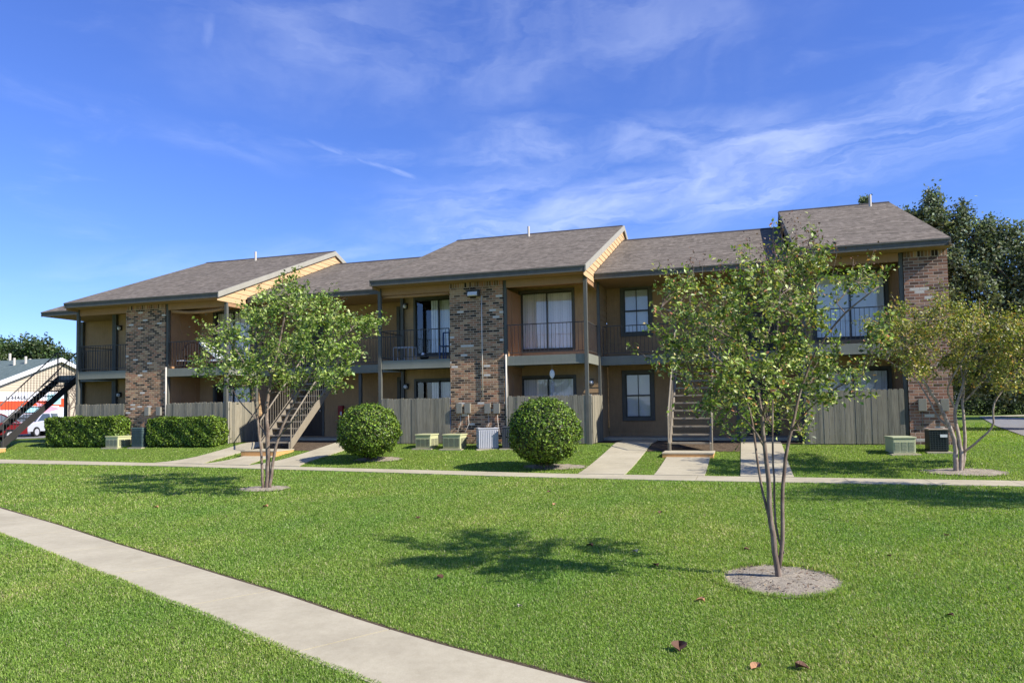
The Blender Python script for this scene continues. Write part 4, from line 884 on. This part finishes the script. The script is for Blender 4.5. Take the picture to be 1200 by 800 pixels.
# ------------------------------------------------------------------ far left: neighbour building, truck, cars
def facing(px, py, t, turn=0):
    p = atdist(px, py, t); v = Vector((p[0]-CP[0], p[1]-CP[1], 0)).normalized(); R_ = Matrix(((v.y, v.x, 0), (-v.x, v.y, 0), (0, 0, 1))).to_4x4()
    return Matrix.Translation((p[0], p[1], 0)) @ R_ @ Matrix.Rotation(turn, 4, 'Z'), p
NB = empty('neighbour_building', (-60, 30, 0), 'low beige building with a green roof far behind the left stairs', 'building')
a = atX(0, 446, -60); b_ = atX(57, 424.5, -60); sl_ = (b_[2]-a[2])/(b_[1]-a[1]); PY = b_[1]+1.0; PZ = b_[2]+1.0*sl_; EYn = PY-14; EZn = PZ-14*sl_
SN = painted('beige_siding', (.50, .42, .31), .08, .8, .6); GR = mat('green_shingle', lambda b: (ramp(noise(coord(), 3, 6, .7), [(.3, (.07, .10, .095)), (.7, (.15, .19, .175))]), noise(coord(), 30)), .9)
m = MB(); siding(m, -60, 1, 0, 0, -.4, PZ-.2, 1, lo=lambda z: PY-min(14, (PZ-z)/sl_), hi=lambda z: PY+min(14, (PZ-z)/sl_), step=.22, d=.03); m.build('wall', SN, NB)
m = MB(); m.box(-90, -60.05, EYn+.5, EYn+.7, 0, EZn+.1); m.build('wall', SN, NB)
m = MB(); m.prism([(EYn-.6, EZn-.6*sl_-.1), (EYn-.6, EZn-.6*sl_+.05), (PY, PZ+.05), (PY+14.6, EZn-.6*sl_+.05), (PY+14.6, EZn-.6*sl_-.1), (PY, PZ-.1)], 0, -92, -59.7); rn = m.build('roof', GR, NB)
m = MB(); m.prism([(EYn-.6, EZn-.6*sl_-.3), (EYn-.6, EZn-.6*sl_+.08), (PY, PZ+.08), (PY, PZ-.3)], 0, -59.68, -59.6); m.prism([(PY+14.6, EZn-.6*sl_-.3), (PY+14.6, EZn-.6*sl_+.08), (PY, PZ+.08), (PY, PZ-.3)], 0, -59.68, -59.6); m.build('rake_board', M['white'], rn)
for px, py, X_ in ((11.3, 434, -66), (16.5, 434, -63.5), (30, 429, -62.5), (35, 426, -65), (47.5, 421, -65), (14.5, 426, -75)):
    p = atX(px, py+3, X_); zz = PZ+.05-abs(PY-p[1])*sl_; MB().tube([(X_, p[1], zz-.2), (X_, p[1], zz+.65)], .11, 8).build('vent_pipe', M['pipe'], rn)
# moving truck
TW = flat('truck_white', (.80, .80, .82), .35); TO = flat('truck_orange', (.75, .09, .03), .35); TP = flat('truck_pink', (.65, .30, .36), .4); TT = flat('truck_teal', (.35, .62, .66), .4); BK = flat('tyre_black', (.015, .015, .016), .8); TG = flat('trim_black', (.02, .02, .02), .4); CG = flat('car_glass', (.05, .07, .09), .08, spec=.6)
Mx, p = facing(78.5, 500, 47.5); Mx = Matrix.Translation((0, 0, -.3)) @ Mx; o = empty('moving_truck', (p[0], p[1], -.3), 'white moving truck with an orange stripe, parked behind the left stairs', 'truck')
def add(mb, n, m, par=None, **k): return mb.xf(Mx).build(n, m, par or o, **k)
top_ = atdist(50, 459.5, 47.5)[2]+.3; L_ = 6.2
s = add(MB().box(-L_, 0, 0, 2.3, .75, top_), 'cargo_box', TW, bevel=.03)
zs = lambda py: float(atdist(50, py, 47.5)[2])+.3
add(MB().box(-L_+.02, -.02, -.012, -.004, zs(475.5), zs(469.5)), 'stripe', TO, s); add(MB().box(-3.6, -2.6, -.016, -.012, zs(479.5), zs(472)), 'stripe', TO, s); add(MB().box(-.45, -.03, -.016, -.012, zs(477), zs(467)), 'stripe', TO, s)
cx_ = -1.15; cz_ = zs(479); star = [(cx_+(.75 if i % 2 == 0 else .3)*math.sin(i*math.pi/5+.3), cz_+(.75 if i % 2 == 0 else .3)*math.cos(i*math.pi/5+.3)) for i in range(10)]
m = MB(); m.prism([(x, z) for x, z in star], 1, -.014, -.006); add(m, 'star_graphic', TP, s)
m = MB(); m.ball((cx_-.75, -.01, zs(481)), .5, 1, .02, .55, 14, 8); add(m, 'map_graphic', TT, s)
add(MB().box(-1.1, -.35, -.018, -.006, zs(474), zs(462)), 'graphic_panel', TT, s)
cu = bpy.data.curves.new('lettering', 'FONT'); cu.body = 'U-HAUL'; cu.size = .31; cu.extrude = .004; tx = bpy.data.objects.new('tmp', cu); COL.objects.link(tx); bpy.context.view_layer.update()
me = bpy.data.meshes.new_from_object(tx.evaluated_get(bpy.context.evaluated_depsgraph_get())); bpy.data.objects.remove(tx)
lt = bpy.data.objects.new('lettering', me); me.materials.clear(); me.materials.append(TG); COL.objects.link(lt); lt.parent = s
ML = Mx @ Matrix.Translation((-3.3, -.02, zs(467.6))) @ Matrix.Rotation(math.pi/2, 4, 'X'); me.transform(Matrix.Translation(-wloc(s)) @ ML)
add(MB().box(-L_-1.5, -L_-.05, .1, 2.1, .6, 2.3), 'cab', TW, bevel=.1); add(MB().box(-L_-1.2, -L_-.3, .085, .1, 1.5, 2.15), 'cab_window', CG); add(MB().box(-L_-1.4, -.1, .2, 2.1, .5, .75), 'chassis', TG)
for x in (-1.2, -L_-.7): m = MB(); m.tube([(x, .05, .45), (x, .35, .45)], .45, 18); w_ = add(m, 'wheel', BK); m = MB(); m.tube([(x, .03, .45), (x, .06, .45)], .22, 12); add(m, 'rim', CGY, w_)
def car(px, py, t, turn, paint, label, name='parked_car'):
    Mx, p = facing(px, py, t, turn); Mx = Matrix.Translation((0, 0, -.3)) @ Mx; o = empty(name, (p[0], p[1], -.3), label, 'car', 'cars parked by the left stairs')
    def add(mb, n, m, par=None, **k): return mb.xf(Mx).build(n, m, par or o, **k)
    H = [(-2.1, .35), (-2.12, .62), (-1.95, .82), (-1.1, .95), (-.75, .98), (1.25, 1.0), (1.85, .95), (2.05, .8), (2.1, .35)]; b = MB(); n = len(H); ys_ = [-.84, -.8, .8, .84]
    sec = [[(x, y, z if not (abs(y) > .82 and z > .8) else z-.06) for x, z in H] for y in ys_]
    for i in range(3):
        for k in range(n): b.face(sec[i][k], sec[i][(k+1) % n], sec[i+1][(k+1) % n], sec[i+1][k])
    b.face(*sec[0]); b.face(*sec[3][::-1]); add(b, 'body', paint, bevel=.04)
    b = MB(); G = [(-1.15, .96), (-.45, 1.42), (.95, 1.44), (1.7, .98)]; b.face(*[(x, -.72+(z-.96)*.3, z) for x, z in G]); b.face(*[(x, .72-(z-.96)*.3, z) for x, z in G][::-1])
    for k in range(3): (xa, za), (xb, zb) = G[k], G[k+1]; b.face((xa, -.72+(za-.96)*.3, za), (xa, .72-(za-.96)*.3, za), (xb, .72-(zb-.96)*.3, zb), (xb, -.72+(zb-.96)*.3, zb))
    add(b, 'windows', CG)
    b = MB(); b.prism([(-.5, 1.41), (-.4, 1.47), (.9, 1.49), (1.05, 1.42)], 1, -.6, .6)
    for y in (-1, 1):
        for (xa, za), (xb, zb) in (((-1.2, .95), (-.45, 1.43)), ((.28, .96), (.28, 1.44)), ((1.72, .98), (.97, 1.44))): b.tube([(xa, y*(.735-(za-.96)*.3), za), (xb, y*(.735-(zb-.96)*.3), zb)], .035, 5)
    add(b, 'roof', paint)
    for y in (-.78, .78):
        for x in (-1.35, 1.32): m = MB(); m.tube([(x, y-.09, .31), (x, y+.09, .31)], .32, 18); w_ = add(m, 'wheel', BK); m = MB(); m.tube([(x, y-.1 if y < 0 else y+.08, .31), (x, y-.08 if y < 0 else y+.1, .31)], .2, 12); add(m, 'rim', CGY, w_)
        m = MB(); m.box(-2.1, -1.95, y*.8-.16, y*.8+.16, .62, .76); add(m, 'headlight', M['white']); m = MB(); m.box(1.98, 2.1, y*.8-.14, y*.8+.14, .65, .8); add(m, 'tail_light', TO)
    return o
car(44, 505, 46.2, math.radians(56), flat('silver_paint', (.62, .62, .68), .25, .3), 'silver hatchback parked beside the left hedge')
car(-26, 507, 39, math.radians(10), flat('dark_red_paint', (.16, .012, .015), .25), 'dark red car seen under the left stairs')
def ground_sheet(name, pix, m, z=.02):
    mb = MB(); P = []
    for x, y in pix: d = ray(x, y); t = (z-CP[2])/d[2]; P.append(CP+d*t)
    mb.face(*P); return tag(mb.build(name, m), kind='structure')
ASP = mat('asphalt', lambda b: (ramp(noise(coord(), 3, 6, .7), [(.3, (.16, .155, .145)), (.7, (.26, .25, .235))]), noise(coord(), 60)), .95)
ground_sheet('parking_lot', [(-160, 520), (75, 512), (100, 494), (-60, 496)], ASP, -.28)
dm_ = MB(); dm_.face(*[(x, y, .03) for x, y in ((13, 26), (10, 13), (8.25, 4.2), (8.5, 2.6), (10.5, 1.4), (45, .6), (45, 5), (17, 6.5), (16, 12), (20, 25), (36, 31))][::1]); tag(dm_.build('driveway', ASP), kind='structure')
ground_sheet('driveway_edge', [(1148, 487.6), (1330, 481.5), (1330, 483), (1148, 489)], M['concrete'], .035)

# ------------------------------------------------------------------ background trees
def bigtree(name, label, base, height, lobes, N, lsize, cols, w, seed, group=None, mleaf='needle', clump=.5):
    rg = np.random.default_rng(seed); tr = empty(name, tuple(base), label, 'tree', group); wts = np.array([l[2] for l in lobes], float); wts /= wts.sum(); nc = int(N/60)
    C_ = []
    for k in rg.choice(len(lobes), nc, p=wts): C_.append(np.array(lobes[k][0])+nrm_(rg.normal(size=3))*rg.uniform(.1, 1)**.4*np.array(lobes[k][1]))
    C_ = np.array(C_); P = np.repeat(C_, 60, 0)+rg.normal(size=(nc*60, 3))*clump*np.array([.55, .55, .8]); n = nrm_(rg.normal(size=P.shape)+np.array([.2, -.2, .5]))
    tone = np.repeat(rg.uniform(.7, 1.25, nc), 60)[:, None]
    V, F = leaf_arrays(P, n, lsize*rg.uniform(.6, 1.3, len(P)), .55); col = palette(len(P), cols, w)*tone; np_mesh('crown', V, F, M[mleaf], tr, colors=np.repeat(col, 4, 0))
    mb = MB(); b = np.array(base); ct = C_.mean(0); mb.tube([tuple(b-[0, 0, .2]), tuple(b+[.1, 0, height*.3]), tuple(b*.3+ct*.7)], [height*.03, height*.024, height*.012], 8)
    for k in rg.choice(nc, min(40, nc), replace=False): s = b+np.array([0, 0, height*rg.uniform(.2, .5)]); mb.tube([tuple(s), tuple((s+C_[k])/2+[0, 0, .3]), tuple(C_[k])], [height*.008, height*.005, height*.002], 5, False)
    mb.build('trunk', M['bark_dark'], tr, smooth=True); return tr
EV = [(.15, .19, .10), (.23, .27, .16), (.075, .10, .05), (.32, .36, .24)]
Y = 10
LE = pxl(Y, [(1060, 262, 14, 12), (1078, 300, 26, 26), (1100, 335, 26, 40), (1092, 240, 7, 16, 0, 2), (1082, 262, 12, 16, 0, 2), (1098, 262, 12, 18, 0, 2), (1066, 255, 6, 8), (1074, 284, 16, 18), (1122, 262, 8, 16, 0, 2), (1128, 250, 5, 12, 0, 2), (1140, 280, 12, 20), (1158, 270, 7, 16, 0, 2), (1150, 290, 14, 22), (1176, 275, 7, 18, 0, 2), (1170, 300, 16, 24), (1192, 280, 6, 16, 0, 2), (1196, 312, 14, 24), (1215, 290, 8, 20, 0, 2), (1110, 290, 20, 20), (1120, 325, 26, 34), (1155, 340, 34, 40), (1195, 360, 30, 44), (1110, 375, 26, 38), (1150, 400, 38, 40), (1200, 410, 40, 40), (1235, 340, 30, 50), (1255, 400, 40, 60), (1120, 425, 26, 30), (1075, 320, 22, 24), (1170, 445, 46, 18), (1230, 450, 46, 20)])
b0 = atdist(1175, 480, 34); bigtree('evergreen_tree', 'tall dark evergreen tree with feathery tops beside the right end of the building', (b0[0], 10, 0), 9, LE, 80000, .15, EV, [4, 3, 3, 1.2], 4, clump=.26)
def roundtree(name, label, px, py, t, h, r, N, ls, cols, w, seed, grp, mleaf='leaf'):
    p = atdist(px, py, t); b = np.array([p[0], p[1], 0.]); rg = np.random.default_rng(seed)
    L = [(b+np.array([rg.uniform(-1, 1)*r*.6, rg.uniform(-1, 1)*r*.6, h*rg.uniform(.35, .78)]), (r*.5, r*.5, h*.2), 1) for _ in range(14)]
    return bigtree(name, label, tuple(b), h, L, N, ls, cols, w, seed, grp, mleaf, clump=r*.12)
GT = 'trees standing beyond the buildings'; GC = [(.06, .1, .03), (.09, .14, .04), (.04, .065, .022), (.14, .17, .06)]
for i, (px, t, h, r, lab) in enumerate(((-45, 95, 11.5, 6.5, 'green tree beyond the green roof, cut by the left edge of the picture'), (12, 100, 11.5, 5, 'green tree over the left end of the green roof'), (36, 98, 11.8, 4.6, 'tallest green tree over the middle of the green roof'), (57, 104, 11.6, 4.2, 'green tree over the right end of the green roof'))):
    roundtree('tree', lab, px, 480, t, h, r, 26000, .40, GC, [4, 3, 3, 1], 20+i, GT)
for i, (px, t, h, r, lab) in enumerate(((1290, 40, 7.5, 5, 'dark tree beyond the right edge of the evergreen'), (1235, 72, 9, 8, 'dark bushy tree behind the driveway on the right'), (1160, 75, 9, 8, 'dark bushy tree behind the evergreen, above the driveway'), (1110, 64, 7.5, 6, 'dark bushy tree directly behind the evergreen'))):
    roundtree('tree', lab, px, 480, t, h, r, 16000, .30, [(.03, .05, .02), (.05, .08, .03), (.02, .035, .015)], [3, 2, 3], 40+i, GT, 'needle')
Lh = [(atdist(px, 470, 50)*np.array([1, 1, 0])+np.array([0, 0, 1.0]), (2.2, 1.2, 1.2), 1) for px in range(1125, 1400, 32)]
bigtree('shade_shrub', 'dark row of bushes in the shade beyond the driveway', tuple(atdist(1230, 480, 50)*np.array([1, 1, 0])), 2, Lh, 26000, .16, [(.02, .035, .015), (.03, .05, .02)], [1, 1], 61, None, 'needle', .3)  # leaves coloured near black to paint in the shade the bushes stand in
bigtree('tree', 'small spiky tree top showing above the right roof ridge', tuple(atdist(1016, 480, 44)*np.array([1, 1, 0])), 9, [(c, r_, w_) for c, r_, w_ in [(atdist(1016, 239, 44), (.35, .35, .45), 1), (atdist(1018, 262, 44), (1.4, 1.4, 1.3), 4), (atdist(1012, 236, 44), (.6, .3, .12), 1)]], 2600, .14, EV, [4, 3, 3, 1], 77, None, 'needle', .12)
c_ = np.array([8.0, -8.8, 3.7]); bigtree('tree', 'leafy lawn tree just beyond the right edge, shading the grass', (8.0, -8.8, -.42), 5, [(c_+np.array(q), (1.0, .9, .55), 1) for q in ((0, 0, 0), (-1.1, .4, -.2), (1.1, -.3, 0), (.2, 1.0, .1), (-.3, -1.0, .2), (.3, 0, .8), (-1.3, -.5, .2), (-.8, 1.2, -.3), (1.9, .3, 0), (.8, -.9, .2))], 12000, .1, GC, [4, 3, 3, 1], 91, None, 'leaf', .28)
# bare tree behind the left landing
p = atdist(83, 478, 60); b = np.array([p[0], p[1], 0.]); tr = empty('bare_tree', tuple(b), 'small bare branched tree behind the left stair landing', 'tree'); mb = MB(); rg = np.random.default_rng(9)
def br_(a, d, L, r, k):
    e = a+d*L; mb.tube([tuple(a), tuple((a+e)/2+rg.normal(size=3)*L*.06), tuple(e)], [r, r*.8, r*.6], 5, False)
    if k:
        for _ in range(3): br_(a+d*L*rg.uniform(.6, 1), nrm_(d+rg.normal(size=3)*.5+np.array([0, 0, .12])), L*.68, r*.55, k-1)
for _ in range(3): br_(b+np.array([0, 0, -.1]), nrm_(np.array([rg.normal()*.2, rg.normal()*.2, 1])), 2.0, .07, 5)
mb.build('trunk', M['bark'], tr)

# ------------------------------------------------------------------ fallen leaves
LB = [flat('dry_leaf_brown', (.12, .06, .035), .7), flat('dry_leaf_tan', (.42, .22, .11), .7), flat('dry_leaf_pale', (.5, .42, .32), .7)]
FLV = [(797, 767, 0, .13, 'dark brown curled leaf on the lawn below the round bed'), (816, 706, 1, .09, 'tan leaf on the grass left below the round bed'), (881, 788, 1, .09, 'tan leaf lowest on the lawn near the bottom of the picture'), (948, 787, 0, .10, 'dark red brown leaf lowest on the lawn, right of a tan leaf'), (1111, 629, 1, .08, 'tan leaf on the right part of the lawn'), (1040, 653, 0, .06, 'brown leaf in the grass right of the round bed, nearest the evergreen shade'), (773, 603, 0, .09, 'small brown leaf in the middle of the lawn'), (643, 578, 0, .09, 'small brown leaf near the far path, right'), (649, 593, 1, .08, 'small tan leaf near the far path, in front of the larger round shrub'), (491, 609, 0, .08, 'small brown leaf left of the tree shadow'), (519, 680, 0, .09, 'brown leaf inside the tree shadow'), (688, 641, 0, .10, 'brown leaf in the upper part of the tree shadow'), (767, 664, 0, .10, 'brown leaf by the shadow of the trunk'), (742, 648, 2, .10, 'pale leaf at the right tip of the tree shadow'), (308, 595, 1, .12, 'tan leaf in front of the bright green tree'), (180, 596, 1, .11, 'tan leaf below the shadow of the bright green tree'), (611, 712, 2, .06, 'pale scrap of leaf in front of the tree shadow'), (1110, 723, 0, .06, 'small brown leaf in the grass at the right'), (878, 646, 0, .07, 'small brown leaf just behind the round bed')]
for x, y, k, s, lab in FLV:
    p = on(x, y); z = p[2]+.018; a = random.uniform(0, 6.28); mb = MB(); n = 5
    def lp(u, v): 
        X_ = u*s*.8; Y_ = v*s*.42*math.sin(math.pi*min(1, u+.02))**.7; return (p[0]+X_*math.cos(a)-Y_*math.sin(a), p[1]+X_*math.sin(a)+Y_*math.cos(a), z+.35*s*abs(v)*(.4+u*.6)+.1*s*math.sin(u*3))
    for i in range(n):
        for v0, v1 in ((-1, 0), (0, 1)): mb.face(lp(i/n, v0), lp((i+1)/n, v0), lp((i+1)/n, v1), lp(i/n, v1))
    mb.tube([lp(0, 0), (lp(0, 0)[0]-.25*s*math.cos(a), lp(0, 0)[1]-.25*s*math.sin(a), z)], .0015, 4)
    tag(mb.build('fallen_leaf', LB[k]), lab, 'leaf', 'leaves fallen on the lawn')
# litter in the front bed, uncountable bits
N = 260; th = RNG.uniform(0, 6.28, N); rr = np.sqrt(RNG.uniform(0, .9, N)); c = np.stack([T3[0]+.03+.53*rr*np.cos(th), T3[1]+.58*rr*np.sin(th), np.full(N, -.42+.035)], 1)
V, F = leaf_arrays(c, RNG.normal(size=(N, 3))*.35+[0, 0, 1], RNG.uniform(.01, .05, N), .35); tag(np_mesh('leaf_litter', V, F, M['leaf'], colors=np.repeat(palette(N, [(.16, .09, .06), (.35, .25, .17), (.08, .05, .04)], [3, 2, 2]), 4, 0)), 'scraps of dry leaves and bark on the soil around the front tree', 'leaf litter', kind='stuff')

# ------------------------------------------------------------------ grass blades
def inpoly(P, poly):
    x, y = P[:, 0], P[:, 1]; c = np.zeros(len(P), bool); n = len(poly)
    for i in range(n):
        (x0, y0), (x1, y1) = poly[i], poly[(i+1) % n]
        if y0 == y1: continue
        k = ((y0 > y) != (y1 > y)) & (x < (x1-x0)*(y-y0)/(y1-y0)+x0); c ^= k
    return c
def fbm(x, y, s, seed, o=4):
    r = np.random.default_rng(seed); v = np.zeros_like(x); a = 1; t = 0
    for i in range(o):
        for _ in range(3):
            k = r.normal(size=2)*s*2**i; v += a*np.sin(x*k[0]+y*k[1]+r.uniform(0, 6.28))/3; 
        t += a; a *= .6
    return v/t
def grass(N):
    # positions drawn with density falling with the square of the distance (equal share of the picture)
    lim = math.atan(600/F_)+.26; th = YAW+RNG.uniform(-lim, lim, N); d0, d1 = 3.6, 42.; u = RNG.uniform(0, 1, N); d = np.exp(np.log(d0)+u*(np.log(d1/d0)))
    d = np.where(RNG.uniform(0, 1, N) < .42, d0+(14-d0)*RNG.uniform(0, 1, N)**1.0, d)
    P = np.stack([d*np.sin(th), -CD+d*np.cos(th)], 1)
    POLYS.append(np.array([(13, 26), (10, 13), (8.25, 4.2), (8.5, 2.6), (10.5, 1.4), (45, .6), (45, 5), (17, 6.5), (16, 12), (20, 25), (36, 31)])); ok = (P[:, 1] < -.06) | (P[:, 0] > 5.5) | (P[:, 0] < -30); ok &= ~((P[:, 1] > -.1) & (P[:, 0] > -30) & (P[:, 0] < 5.4))
    for pl in POLYS: ok &= ~inpoly(P, pl)
    for cx, cy, rx, ry in CIRC: ok &= (((P[:, 0]-cx)/rx)**2+((P[:, 1]-cy)/ry)**2) > .93+.06*RNG.normal(size=N)
    P = P[ok]; d = d[ok]; N = len(P); z = gz(P[:, 0], P[:, 1]); k = np.clip(d/6, .8, 6.5)
    lawn = fbm(P[:, 0], P[:, 1], .9, 3); fine = fbm(P[:, 0], P[:, 1], 6, 5)
    h = RNG.uniform(.016, .036, N)*(1+.3*fine+.15*lawn)*np.clip(k, 1, 1.35); wd = RNG.uniform(.0018, .0034, N)*k**.75
    for cx, cy, rx, ry in CIRC: e_ = ((P[:, 0]-cx)/rx)**2+((P[:, 1]-cy)/ry)**2; h = np.where(e_ < 1.3, h*1.55, h)
    a = RNG.uniform(0, 2*math.pi, N); dr = np.stack([np.cos(a), np.sin(a), np.zeros(N)], 1); side = np.stack([-np.sin(a), np.cos(a), np.zeros(N)], 1)
    lean = RNG.uniform(.15, 1.3, N)[:, None]; b = np.c_[P, z-.004]; H = h[:, None]; S_ = side*wd[:, None]; up_ = np.array([0, 0, 1.])
    m1 = b+up_*H*.62+dr*H*lean*.3; tp = b+up_*H*(1-.25*lean)+dr*H*lean*.85
    V = np.stack([b-S_, b+S_, m1+S_*.8, m1-S_*.8, tp], 1).reshape(-1, 3); i = np.arange(N)[:, None]*5
    F = np.concatenate([i+[0, 1, 2], i+[0, 2, 3], i+[3, 2, 4]], 1).reshape(-1, 3)
    cols = np.array([(.21, .33, .045), (.28, .41, .065), (.14, .23, .03), (.39, .48, .13), (.52, .50, .25), (.30, .24, .13)]); pr = np.array([4, 4, 2.6, 2.0, 1.1, .35]); pr = pr/pr.sum()
    ki = RNG.choice(6, N, p=pr); dry = (lawn*.6+fine*.4+RNG.normal(size=N)*.25) > .62; ki = np.where(dry & (RNG.uniform(0, 1, N) < .6), 4, ki)
    lush = np.clip((P[:, 1]+7)/2, 0, 1); ki = np.where((ki >= 3) & (RNG.uniform(0, 1, N) < .6*lush), 1, ki)
    c = cols[ki]*(1+.34*lawn[:, None]*np.array([1.0, .42, .7])+.1*fine[:, None])*(1+RNG.normal(size=(N, 1))*.16/np.sqrt(k)[:, None]); c = np.clip(c, .005, 1)
    return V, F, np.repeat(c, 5, 0)
V, F, c = grass(2250000)
tag(np_mesh('grass', V, F, M['grass'], colors=c), 'short green mown grass with a few dry straw patches', 'grass', kind='stuff')
